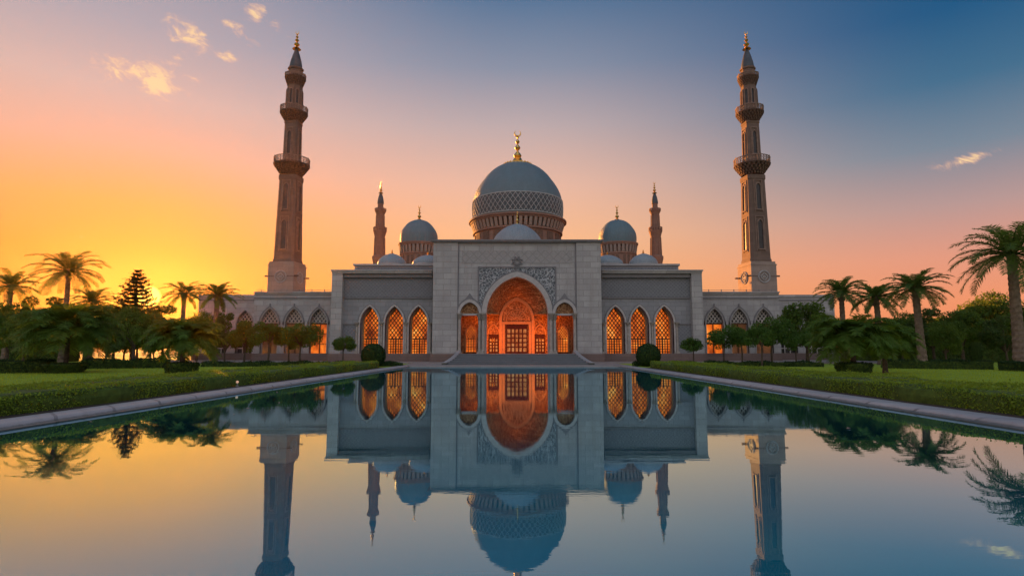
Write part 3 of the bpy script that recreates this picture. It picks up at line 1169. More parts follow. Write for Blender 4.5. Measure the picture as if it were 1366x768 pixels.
# star emblem above the panel
mb = MB()
zc = Z(349, DP)
for i in range(8):
    a0, a1 = i * pi / 4 + pi / 8, (i + 3) * pi / 4 + pi / 8
    r = 8 * k
    mb.bar((XA + r * cos(a0), DP + .07 - .004 * i, zc + r * sin(a0)), (XA + r * cos(a1), DP + .07 - .004 * i, zc + r * sin(a1)), .05, .08)
mb.bar((XA, DP + .08, spz + .1), (XA, DP + .08, zc - 6 * k), .09, .08)
part(mb, "star_emblem", "moulding")
# side bay: tympanum, lintel, hood
for s in (-1, 1):
    cx = XA + s * soff
    mb = MB()
    arch_band(mb, cx, sb["w"], zsp, zsp, sb["H"], .24, DP - .01, DP + .4, 10)
    part(mb, "side_arch_trim", "trim", smooth=True)
    mb = MB()                                # ogee hood over it
    hood_i = arch(cx, sb["w"] + .26, zsp, sb["H"] + .27, 10)
    hood_o = [(cx + (x - cx) * 1.10, zsp + (z - zsp) * 1.10 + (0.42 * max(0, 1 - abs(x - cx) / (.5 * sb["w"])) ** 1.5)) for x, z in hood_i]
    mb.strip(hood_i, hood_o, DP + .02, DP + .3)
    part(mb, "arch_hood", "moulding")
    mb = MB()
    mb.plate(arch(cx, sb["w"] - .01, zsp + .005, sb["H"] - .02, 10), [], DP + .45, DP + .6)
    part(mb, "tympanum", "niche_orn")
    mb = MB().box(cx - sb["w"], cx + sb["w"], DP + .2, DP + .7, zsp - .16, zsp)
    part(mb, "lintel", "trim")
    # bay room: back wall, cheeks, ceiling
    mb = MB()
    mb.box(cx - sb["w"] - .3, cx + sb["w"] + .3, DP + 2.2, DP + 2.4, ZF, zsp + .4)
    for q in (-1, 1):
        mb.box(cx + q * sb["w"], cx + q * (sb["w"] + .18), DP + .9, DP + 2.2, ZF, zsp + .4)
    mb.box(cx - sb["w"], cx + sb["w"], DP + .6, DP + 2.2, zsp + .02, zsp + .2)
    part(mb, "bay_wall", "niche_orn")
    # lattice window in the bay
    w_ = 6.8 * k
    zb, zs_, H_ = ZF + .12, Z(446, DP + 2), .75
    mb = MB()
    arch_band(mb, cx, w_, zb, zs_, H_, .12, DP + 2.08, DP + 2.2, 8)
    wn = part(mb, "window", "niche_plain")
    mb = MB().plate(arch_hole(cx, w_, zb, zs_, H_, 8), [], DP + 2.16, DP + 2.19)
    part(mb, "pane", "pane", wn)
    part(screen(cx, w_, zb, zs_, H_, DP + 2.12, .045, zs_ - .4, 4, 5, .22), "lattice", "tracery_warm", wn)

# --- niche behind the great arch
NB = DP + 3.6                               # back wall
wB = big["w"] + .25
zin_s, zin_a, win = Z(427, NB), Z(398, NB), 24.5 * k
mb = MB()
mb.box(XA - wB, XA + wB, NB, NB + .3, ZF, zsp + 3.2)
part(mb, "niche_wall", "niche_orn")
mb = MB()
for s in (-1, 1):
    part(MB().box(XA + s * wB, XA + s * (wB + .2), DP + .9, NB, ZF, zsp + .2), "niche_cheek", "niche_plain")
mb = MB()                                   # conch: stepped surface from the great arch back to the inner arch
R_ = 9
n = 14
rings = []
for j in range(R_ + 1):
    t = j / R_
    e = t ** 1.35
    wv = (big["w"] + .02) * (1 - t) + (win + .05) * t
    z0 = zsp * (1 - e) + zin_s * e
    Hh = (big["H"] + .02) * (1 - e) + (zin_a - zin_s + .05) * e
    yv = DP + .9 + (NB - .12 - DP - .9) * t
    base = [(x, yv, z) for x, z in arch(XA, wv, z0, Hh, n)]
    if j > 0:
        wp = wv + .10
        rings.append([(x, yv - .06, z) for x, z in arch(XA, wp, z0, Hh + .10, n)])
    rings.append(base)
vs = [p for r in rings for p in r]
m_ = len(rings[0])
fs = []
for j in range(len(rings) - 1):
    for i in range(m_ - 1):
        fs.append((j * m_ + i, (j + 1) * m_ + i, (j + 1) * m_ + i + 1, j * m_ + i + 1))
mb.add(vs, fs)
for s in (-1, 1):
    mb.box(XA + s * win, XA + s * wB, DP + .95, NB, zsp + .001, zsp + .08)
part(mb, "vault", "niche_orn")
mb = MB()                                   # inner arch band
arch_band(mb, XA, win - .22, ZF, zin_s, zin_a - zin_s - .2, .26, NB - .22, NB, 14)
part(mb, "inner_arch", "niche_plain", smooth=True)
dz_ = Z(433, NB)
dw = 15.5 * k
mb = MB()                                   # flat tympanum wall between inner arch and door
mb.box(XA - win + .22, XA + win - .22, NB - .12, NB - .005, dz_ + .05, dz_ + .28)
for s in (-1, 1):
    mb.box(XA + s * (dw + .1), XA + s * (win - .22), NB - .12, NB - .005, ZF, dz_ + .05)
part(mb, "door_surround", "niche_plain")
mb = MB()                                   # carved fan in the tympanum
for i in range(9):
    a = pi * (i + .5) / 9
    mb.bar((XA + .18 * cos(a), NB - .05, dz_ + .45 + .18 * sin(a)), (XA + .85 * cos(a), NB - .05, dz_ + .45 + .85 * sin(a)), .07, .10)
mb.torus((XA, NB - .03, dz_ + .45), .95, .05, a0=0, a1=pi)
mb.torus((XA, NB - .03, dz_ + .45), .48, .04, a0=0, a1=pi)
part(mb, "fan_carving", "niche_plain")


def make_door(cx, w_, z0, z1, y, cols, rows, arched=False):
    mb = MB()
    fr = .12
    mb.box(cx - w_, cx - w_ + fr, y - .10, y, z0, z1)
    mb.box(cx + w_ - fr, cx + w_, y - .10, y, z0, z1)
    mb.box(cx - w_ + fr, cx + w_ - fr, y - .10, y, z1 - .42, z1)
    mb.box(cx - w_ + fr, cx + w_ - fr, y - .10, y, z0, z0 + .16)
    iw, ih = 2 * (w_ - fr), z1 - .42 - z0 - .16
    for i in range(1, cols):
        x = cx - w_ + fr + iw * i / cols
        b = .07 if (i * 2 == cols or cols % 2) else .05
        mb.box(x - b, x + b, y - .085, y - .01, z0 + .16, z1 - .42)
    for j in range(1, rows):
        z = z0 + .16 + ih * j / rows
        mb.box(cx - w_ + fr, cx + w_ - fr, y - .075, y - .012, z - .06, z + .06)
    d = part(mb, "door", "door_wood")
    mb = MB().box(cx - w_ + fr, cx + w_ - fr, y - .05, y - .03, z0 + .16, z1 - .42)
    part(mb, "glass", "door_pane", d)
    mb = MB()
    for q in (-1, 1):
        mb.tube([(cx + q * .09, y - .13, z0 + 1.0), (cx + q * .09, y - .16, z0 + 1.1), (cx + q * .09, y - .16, z0 + 1.35), (cx + q * .09, y - .13, z0 + 1.45)], [.018] * 4, 6)
    part(mb, "handle", "brass", d)
    return d


make_door(XA, dw, ZF + .01, dz_, NB - .02, 5, 5)
for s in (-1, 1):
    cx = XA + s * 33 * k
    wd_ = 7.2 * k
    zt = Z(446, NB)
    make_door(cx, wd_, ZF + .01, zt, NB - .02, 3, 4)
    mb = MB()
    arch_band(mb, cx, wd_, zt, zt + .05, Z(434, NB) - zt, .10, NB - .12, NB - .005, 8)
    part(mb, "door_arch", "niche_plain")

# plinth + steps + floors
mb = MB()
mb.box(XA - 80 * k, XA + 80 * k, DP - .9, NB + .1, 0.1, ZF)
part(mb, "porch_floor", "step")
for s in (-1, 1):
    a, b = 113.5 * DW / FPX, 246 * DW / FPX + .15
    for (x0_, x1_, y0_, y1_, z1_) in ((80.5 * k, xo + .16, DP - .16, DP + 6, ZF), (xo + .16, b, DW - .62, DW + 3, ZF - .003),
                                      (b, 351 * DO / FPX, DO - .18, DO + 3, ZF - .006), (351 * DO / FPX, 430 * DF / FPX, DF - .15, DF + 3, ZF - .009)):
        part(MB().box(XA + s * x0_, XA + s * x1_, y0_, y1_, .2, z1_), "plinth", "plinth")

steps = thing("entrance_steps", "broad flight of grey stone steps rising from the pool to the entrance arch", "steps", (XA, 47, .2))
mb = MB()
NS = 6
for i in range(NS):
    z0 = .2 + (ZF - .2) * i / NS
    z1 = .2 + (ZF - .2) * (i + 1) / NS
    y0 = DP - .9 - (NS - i) * 1.12
    half = (78 + (NS - 1 - i) * .5) * k
    mb.box(XA - half, XA + half, y0, DP - .9, z0, z1 - (.004 if i == NS - 1 else 0))
    mb.box(XA - half - .02, XA + half + .02, y0 - .04, y0 + .1, z1 - .05, z1 + .004)
mb.build("flight", "step", steps)
for s in (-1, 1):
    mb = MB()
    pts = []
    for i in range(13):
        t = i / 12
        y = DP - .35 - t * 7.6
        xx = XA + s * ((76.5 + 6 * t ** 1.6) * k)
        zt = .36 + (ZF + .26 - .36) * (1 - t) ** 1.3
        pts.append((xx, y, zt))
    vs, fs = [], []
    for x, y, z in pts:
        vs += [(x - .17, y, .15), (x - .17, y, z), (x + .17, y, z), (x + .17, y, .15)]
    for i in range(len(pts) - 1):
        for q in range(3):
            fs.append((4 * i + q, 4 * i + q + 1, 4 * i + 5 + q, 4 * i + 4 + q))
    fs += [(0, 3, 2, 1), tuple(4 * (len(pts) - 1) + q for q in range(4))]
    mb.add(vs, fs)
    mb.build("balustrade", "kerb", steps)


# --- columns
def column(x, y, z0, z1, r, caph):
    mb = MB()
    mb.lathe([(r, z0 + .34), (r * 1.03, z0 + (z1 - z0) * .4), (r * .88, z1 - caph)], 18, (x, y))
    c = part(mb, "column", "column", smooth=True)
    mb = MB()
    mb.box(x - r * 1.75, x + r * 1.75, y - r * 1.75, y + r * 1.75, z0, z0 + .12)
    mb.lathe([(r * 1.6, z0 + .12), (r * 1.65, z0 + .19), (r * 1.25, z0 + .24), (r * 1.35, z0 + .30), (r * 1.0, z0 + .36)], 18, (x, y))
    part(mb, "column_base", "column", c, smooth=True)
    mb = MB()
    prof_ = [(r * .9, z1 - caph), (r * 1.15, z1 - caph + .04), (r * .98, z1 - caph + .08), (r * 1.15, z1 - caph * .6), (r * 1.5, z1 - caph * .32), (r * 1.75, z1 - .10)]
    mb.lathe(prof_, 16, (x, y))
    for ring, (zz, rr) in enumerate(((z1 - caph * .62, r * 1.12), (z1 - caph * .3, r * 1.45))):
        for i in range(8):
            a = 2 * pi * (i + .5 * ring) / 8
            mb.bar((x + rr * .92 * sin(a), y - rr * .92 * cos(a), zz - caph * .28), (x + rr * 1.25 * sin(a), y - rr * 1.25 * cos(a), zz + caph * .12), r * .5, .04, (sin(a), -cos(a), 0.3))
    mb.box(x - r * 1.85, x + r * 1.85, y - r * 1.85, y + r * 1.85, z1 - .10, z1 - .002)
    part(mb, "capital", "capital", c)
    return c


for s in (-1, 1):
    column(XA + s * 45.0 * k, DP - .12, ZF, zsp + .02, .135, .62)
    column(XA + s * 50.0 * k, DP - .05, ZF, zsp + .02, .125, .62)
    column(XA + s * 76.6 * k, DP - .10, ZF, zsp + .02, .125, .55)

# --- arcaded wings
kw = DW / FPX
zw = Z(361, DW)
zsp_w, zap_w = Z(431, DW), Z(408.5, DW)
aw = 12.2 * kw
bays = [131.5, 163.5, 196.5]
zbay = Z(474, DW)
for s in (-1, 1):
    X_ = lambda o: XA + s * o * kw
    mb = MB()
    a, b = sorted((X_(113.2), X_(232)))
    cs = sorted(X_(o) for o in bays)
    mb.plate([(a, ZF), (b, ZF), (b, zw - .3), (a, zw - .3)], [arch_hole(c, aw, zbay, zsp_w, zap_w - zsp_w, 12) for c in cs], DW, DW + 1.0)
    part(mb, "arcade_wall", "stone_panel")
    mb = MB()
    mb.box(X_(232), X_(246), DW - .55, DW + 1.0, .2, zw - .3)
    part(mb, "corner_pier", "stone")
    mb = MB()
    mb.box(X_(113.2), X_(246.3), DW - .62, DW + 1.2, zw - .3, zw - .12)
    mb.box(X_(113.2), X_(247.3), DW - .72, DW + 1.2, zw - .12, zw)
    part(mb, "cornice", "stone")
    mb = MB().box(X_(113.3), X_(231.8), DW - .06, DW + .02, Z(396, DW), Z(371, DW))
    part(mb, "relief_band", "relief_band")
    mb = MB()
    mb.box(X_(113.3), X_(231.8), DW - .12, DW + .01, Z(398.3, DW), Z(396.3, DW))
    mb.box(X_(113.3), X_(231.8), DW - .35, DW + .01, Z(370.7, DW), zw - .305)
    mb.box(X_(212), X_(231.8), DW - .08, DW + .01, Z(433, DW), Z(431.5, DW))
    mb.box(X_(113.3), X_(117), DW - .08, DW + .01, Z(433, DW), Z(431.5, DW))
    part(mb, "moulding", "moulding")
    mb = MB().box(X_(213.5), X_(231.8), DW - .04, DW + .01, ZF + .6, Z(434, DW))
    part(mb, "relief_panel", "relief_band")
    for o in (115.2, 147.5, 180, 212.8):
        mb = MB()
        xx = X_(o)
        mb.lathe([(.10, ZF + .2), (.095, zsp_w - .3)], 12, (xx, DW - .10))
        c = part(mb, "column", "column", smooth=True)
        mb = MB().box(xx - .16, xx + .16, DW - .26, DW + .05, ZF, ZF + .2)
        part(mb, "column_base", "column", c)
        mb = MB().lathe([(.10, zsp_w - .3), (.13, zsp_w - .26), (.11, zsp_w - .2), (.19, zsp_w - .05), (.20, zsp_w)], 12, (xx, DW - .10))
        mb.box(xx - .21, xx + .21, DW - .31, DW + .05, zsp_w, zsp_w + .08)
        part(mb, "capital", "capital", c)
    for bi, o in enumerate(bays):
        cx = X_(o)
        mb = MB()
        arch_band(mb, cx, aw, zbay, zsp_w, zap_w - zsp_w, .16, DW - .09, DW + .3, 12)
        wn = part(mb, "window", "trim", smooth=True)
        mb = MB()
        arch_band(mb, cx, aw + .165, zsp_w, zsp_w, (zap_w - zsp_w) + .18, .07, DW - .05, DW + .01, 12)
        part(mb, "arch_moulding", "moulding", wn)
        mb = MB().plate(arch_hole(cx, aw + .05, zbay - .02, zsp_w, zap_w - zsp_w + .05, 10), [], DW + 1.02, DW + 1.08)
        part(mb, "pane", "pane", wn)
        mb = MB()
        arch_band(mb, cx, aw - .14, zbay + .003, zsp_w, zap_w - zsp_w - .16, .14, DW + .82, DW + .98, 10)
        mb.box(cx - aw + .14, cx + aw - .14, DW + .82, DW + .98, zbay + .004, zbay + .12)
        part(mb, "frame", "niche_plain", wn)
        part(screen(cx, aw - .14, zbay + .12, zsp_w, zap_w - zsp_w - .16, DW + .9, .075, zbay + 1.5, 6, 6, .34), "lattice", "tracery_warm", wn)
    # outer wing
    ko = DO / FPX
    zo = Z(389, DO)
    a, b = sorted((XA + s * 246 * kw + s * .02, XA + s * 351 * ko))
    wcs = sorted(XA + s * o * ko for o in (264, 297, 329.5))
    ww = 11.4 * ko
    zs_, za_, zb_ = Z(433, DO), Z(411.5, DO), Z(472.5, DO)
    mb = MB()
    mb.plate([(a, ZF - .3), (b, ZF - .3), (b, zo - .25), (a, zo - .25)], [arch_hole(c, ww, zb_, zs_, za_ - zs_, 12) for c in wcs], DO, DO + .6)
    part(mb, "wing_wall", "stone")
    mb = MB()
    mb.box(a, b, DO - .10, DO + 9, zo - .25, zo - .1)
    mb.box(a - .05, b + .05, DO - .18, DO + 9, zo - .1, zo)
    part(mb, "cornice", "stone")
    mb = MB().box(a, b, DO - .07, DO + .01, Z(398.2, DO), Z(396.6, DO))
    part(mb, "moulding", "moulding")
    mb = MB()
    for i in range(7):
        x = a + (b - a) * (i + .5) / 7
        mb.box(x - .03, x + .03, DO + .1, DO + .16, zo, zo + .24)
    mb.box(a + .2, b - .2, DO + .11, DO + .15, zo + .14, zo + .18)
    part(mb, "roof_rail", "rail")
    for cx in wcs:
        inner = abs(cx - XA) < 270 * ko
        mb = MB()
        arch_band(mb, cx, ww, zb_, zs_, za_ - zs_, .12, DO - .06, DO + .2, 12)
        wn = part(mb, "window", "window_trim", smooth=True)
        mb = MB()
        arch_band(mb, cx, ww + .125, zs_ + .3, zs_, za_ - zs_ + .14, .10, DO - .10, DO + .01, 12)
        mb.bar((cx, DO - .06, za_ + .24), (cx, DO - .06, za_ + .48), .10, .08)
        part(mb, "arch_moulding", "moulding", wn)
        zt = zs_ + .15
        mb = MB().plate(arch_hole(cx, ww + .03, zt, zs_ + .16, za_ - zs_ - .13, 10), [], DO + .44, DO + .48)
        part(mb, "upper_glass", "dark_pane", wn)
        mb = MB().box(cx - ww - .03, cx + ww + .03, DO + .62, DO + .66, zb_ - .03, zt)
        part(mb, "pane", "pane" if inner else "pane_dim", wn)
        lat = screen(cx, ww, zt, zs_ + .16, za_ - zs_ - .17, DO + .38, .09, zt + .01, 1, 1, .36)
        part(lat, "tracery", "tracery", wn)
        mb = MB().box(cx - ww, cx + ww, DO + .3, DO + .5, zt - .12, zt)
        mb.box(cx - .05, cx + .05, DO + .5, DO + .58, zb_, zt - .12)
        for zq in (.33, .66):
            zz = zb_ + (zt - zb_) * zq
            mb.box(cx - ww, cx + ww, DO + .51, DO + .57, zz - .04, zz + .04)
        part(mb, "frame", "tracery_warm", wn)
    # far wing
    kf = DF / FPX
    zf_ = Z(393, DF)
    a, b = sorted((XA + s * 351 * ko + s * .02, XA + s * 425 * kf))
    cx = XA + s * 362 * kf
    cx2 = XA + s * 398 * kf
    w3 = 11 * kf
    zs_, za_, zb_ = Z(434, DF), Z(414, DF), Z(472, DF)
    mb = MB()
    mb.plate([(a, ZF - .3), (b, ZF - .3), (b, zf_ - .25), (a, zf_ - .25)], [arch_hole(c, w3, zb_, zs_, za_ - zs_, 12) for c in sorted((cx, cx2))], DF, DF + .6)
    part(mb, "wing_wall", "stone")
    mb = MB()
    mb.box(a, b, DF - .1, DF + 14, zf_ - .25, zf_)
    part(mb, "cornice", "stone")
    mb = MB().box(a, b, DF - .06, DF + .01, Z(401, DF), Z(399.5, DF))
    part(mb, "moulding", "moulding")
    for c_ in (cx, cx2):
        mb = MB()
        arch_band(mb, c_, w3, zb_, zs_, za_ - zs_, .12, DF - .06, DF + .2, 12)
        wn = part(mb, "window", "window_trim", smooth=True)
        mb = MB().plate(arch_hole(c_, w3 + .03, zb_ - .02, zs_, za_ - zs_ + .03, 10), [], DF + .52, DF + .58)
        part(mb, "pane", "dark_pane", wn)
        part(screen(c_, w3, zb_, zs_, za_ - zs_, DF + .42, .09, zs_, 3, 5, .36), "tracery", "tracery", wn)

# --- body behind the walls, roof tiers
mb = MB()
kt = 56 / FPX
mb.box(XA - 245 * kw, XA + 245 * kw, DP + 7.95, 72, .2, zw - .32)
mb.box(XA - 8, XA + 8, 72, 83, .2, zw - .33)
mb.box(XA - 219 * kt, XA + 219 * kt, 72, 74.65, .2, zw - .34)
for s in (-1, 1):
    mb.box(XA + s * (xo + .01), XA + s * 245 * kw, DW + 1.2, DP + 7.95, .2, zw - .32)
for s in (-1, 1):
    mb.box(XA + s * 245 * kw, XA + s * (351 * DO / FPX - .05), DO + .75, 74, .2, Z(389, DO) - .26)
    mb.box(XA + s * (351 * DO / FPX), XA + s * (425 * DF / FPX - .05), DF + .7, 74, .2, Z(393, DF) - .26)
part(mb, "main_hall", "stone")
ztier = Z(352, 56)
mb = MB()
mb.box(XA - 218 * kt, XA + 218 * kt, 56, 74.6, zw - .35, ztier - .2)
mb.box(XA - 219.5 * kt, XA + 219.5 * kt, 55.85, 74.7, ztier - .2, ztier)
mb.box(XA - 7.5, XA + 7.5, 74.7, 82, zw - .35, ztier - .01)
part(mb, "roof_tier", "stone")
mb = MB().box(XA - 216 * kt, XA + 216 * kt, 55.93, 55.999, ztier - .75, ztier - .32)
part(mb, "relief_band", "relief_band")
mb = MB().box(XA - xo + .05, XA + xo - .05, NB + .35, DP + 7.9, .3, ztop - .27)
part(mb, "portal_core", "stone")


# --- finials
def finial(x, y, z0, z1, r, parent, crescent=True, facing=0.0):
    mb = MB()
    h = z1 - z0
    hb = h * (.80 if crescent else .95)
    prof_ = [(r * 1.5, z0 - .05), (r * 1.1, z0 + .04 * h), (r * .45, z0 + .10 * h)]
    zc = z0 + .12 * h
    for bs, bh in ((1.0, .20), (.72, .15), (.52, .12), (.34, .09)):
        H_ = hb * bh / .62
        prof_ += [(r * .25 * bs + .01, zc), (r * bs * .75, zc + H_ * .22), (r * bs, zc + H_ * .42), (r * bs * .7, zc + H_ * .68), (r * .25 * bs + .01, zc + H_ * .9)]
        zc += H_
        if zc > z0 + hb:
            break
    zc = min(zc, z0 + hb)
    prof_ = [q for q in prof_ if q[1] <= z0 + hb]
    prof_ += [(r * .12, z0 + hb), (r * .02, z0 + hb + .02 * h)]
    mb.lathe(prof_, 14, (x, y))
    if crescent:
        R = h * .085
        mb.torus((x, y, z0 + hb + R * 1.05), R, R * .28, a0=radians(110 + 10) , a1=radians(420 - 0), taper=True, n=18)
    return mb.build("finial", "gold", parent, smooth=True)


def dome_profile(r, z0, z1, bulge=1.05, n=26, point=0.02, full=0.86):
    pr = []
    for i in range(n + 1):
        t = i / n
        a = t * pi / 2
        rr = r * (1 + (bulge - 1) * sin(min(1, t * 2.2) * pi)) * max(cos(a), 0.0) ** full
        zz = z0 + (z1 - z0) * (sin(a) ** full * (1 - point) + point * t ** 3)
        pr.append((max(rr, 1e-4), zz))
    return pr


def prof_at(pr, z):
    for (r0, z0), (r1, z1) in zip(pr, pr[1:]):
        if z0 <= z <= z1:
            return r0 + (r1 - r0) * (z - z0) / (z1 - z0 + 1e-9)
    return pr[-1][0]


def big_dome(cx, D, r, ybase, ytop, ydrum, zdrum0, fin, n_br, band=None, fr=.3):
    """dome with corbelled drum; pixel rows are turned into heights at its distance"""
    zb, zt = Z(ybase, D - r), Z(ytop, D)      # drum and base rows belong to the near side
    og = (cx, D, zb)
    pr = dome_profile(r * .975, zb, zt)
    d = MB().lathe(pr, 64, (cx, D)).build("dome", "dome", mosque, origin=og, smooth=True)
    zd = Z(ydrum, D - r)
    mb = MB()
    mb.lathe([(r * .94, zdrum0), (r * .94, zd), (r * .985, zd + .02), (r * .985, zd + .14 * (zb - zd)), (r * .90, zd + .15 * (zb - zd)), (r * .90, zb - .32 * (zb - zd)), (r * 1.04, zb - .24 * (zb - zd)), (r * 1.04, zb - .14 * (zb - zd)), (r * 1.075, zb - .12 * (zb - zd)), (r * 1.075, zb - .02), (r * .97, zb + .003)], 64, (cx, D))
    dr = mb.build("drum", "drum", d, origin=og, smooth=True)
    mb = MB()
    h0, h1 = zd + .16 * (zb - zd), zb - .26 * (zb - zd)
    for i in range(n_br):
        a = 2 * pi * (i + .5) / n_br
        da = 2 * pi / n_br * .30
        vs = []
        for rr, zz in ((r * .895, h0), (r * .975, h0), (r * 1.03, h1), (r * .895, h1)):
            for q in (-1, 1):
                vs.append((cx + rr * sin(a + q * da), D - rr * cos(a + q * da), zz))
        mb.add(vs, [(0, 1, 3, 2), (2, 3, 5, 4), (4, 5, 7, 6), (0, 2, 4, 6), (1, 7, 5, 3)])
    mb.build("bracket_ring", "minaret_base", d, origin=og)
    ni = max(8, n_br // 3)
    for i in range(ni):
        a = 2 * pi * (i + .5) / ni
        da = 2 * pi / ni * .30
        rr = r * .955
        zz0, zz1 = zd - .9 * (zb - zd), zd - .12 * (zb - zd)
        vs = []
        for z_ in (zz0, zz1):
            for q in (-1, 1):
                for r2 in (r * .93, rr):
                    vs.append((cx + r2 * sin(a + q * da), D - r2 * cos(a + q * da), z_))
        MB().add(vs, [(1, 3, 7, 5), (5, 7, 6, 4), (0, 1, 5, 4), (3, 2, 6, 7)]).build("drum_panel", "drum_niche_shade", d, origin=og)
    finial(cx, D, zt - .02, Z(fin, D), fr, d)
    if band:
        zb0, zb1 = Z(band[0], D - r), Z(band[1], D - r * .93)
        mb = MB()
        mb.lathe([(prof_at(pr, z_) + .025, z_) for z_ in np.linspace(zb0, zb1, 8)], 64, (cx, D))
        mb.f = mb.f[:-2]
        mb.build("band_ground", "lattice_ground", d, origin=og, smooth=True)
        mb = MB()
        N = 58
        for sgn in (-1, 1):
            for q in range(N):
                a0 = 2 * pi * q / N
                pts = []
                for i in range(9):
                    t = i / 8
                    z_ = zb0 + (zb1 - zb0) * t
                    a = a0 + sgn * t * 2 * pi / N * 2.6
                    rr = prof_at(pr, z_) + .05
                    pts.append((cx + rr * sin(a), D - rr * cos(a), z_))
                mb.tube(pts, [.034] * 9, 4)
        for z_ in (zb0, zb1):
            mb.torus((cx, D, z_), prof_at(pr, z_) + .03, .07, axis="Z", n=64, m=5)
        mb.build("lattice_band", "lattice_band", d, origin=og)
    return d


dX = lambda px, py, D: P(px, py, D).x
D0 = 75
main_dome = big_dome(dX(690.5, 260, D0), D0, W(61.5, D0), 283, 218.5, 302, ztier - .1, 173, 60, band=(280, 256), fr=.55)
# gilded collar at the finial's foot
zt = Z(218.5, D0)
mb = MB()
cx = dX(690.5, 260, D0)
mb.lathe([(1.95, zt - .34), (1.9, zt - .2), (1.2, zt + .0), (.75, zt + .3), (.5, zt + .75), (.3, zt + .9)], 32, (cx, D0))
for i in range(24):
    a = 2 * pi * i / 24
    mb.sphere((cx + 1.9 * sin(a), D0 - 1.9 * cos(a), zt - .2), .12, 6)
mb.build("finial_collar", "gold", main_dome, origin=WORLD[main_dome.name], smooth=True)
for px in (559, 823.5):
    big_dome(dX(px, 310, 72), 72, W(25.5, 72), 321, 293.5, 337, ztier - .1, 273, 30, fr=.26)


def small_dome(px, D, rpx, ytop, z0, fin=None):
    cx = dX(px, ytop, D)
    r = W(rpx, D)
    zt = Z(ytop, D)
    zb = max(z0 + .05, zt - r * 1.02)
    og = (cx, D, zb)
    pr = dome_profile(r, zb + .12, zt, 1.02, 14, .10, 1.0)
    d = MB().lathe(pr, 40, (cx, D)).build("dome", "dome_pale", mosque, origin=og, smooth=True)
    MB().lathe([(r * 1.03, z0 - .1), (r * 1.03, zb), (r * 1.07, zb + .02), (r * 1.07, zb + .12), (r * .98, zb + .15)], 40, (cx, D)).build("drum", "stone", d, origin=og, smooth=True)
    if fin:
        finial(cx, D, zt - .02, Z(fin, D), .13, d, crescent=False)
    return d


small_dome(690, 55.5, 33.5, 298.5, ztop - .3, 281)
for px, rp, yt in ((523, 19, 338), (858, 19, 338), (571, 21, 340), (810, 21, 340)):
    small_dome(px, 58, rp, yt, ztier, yt - 5)


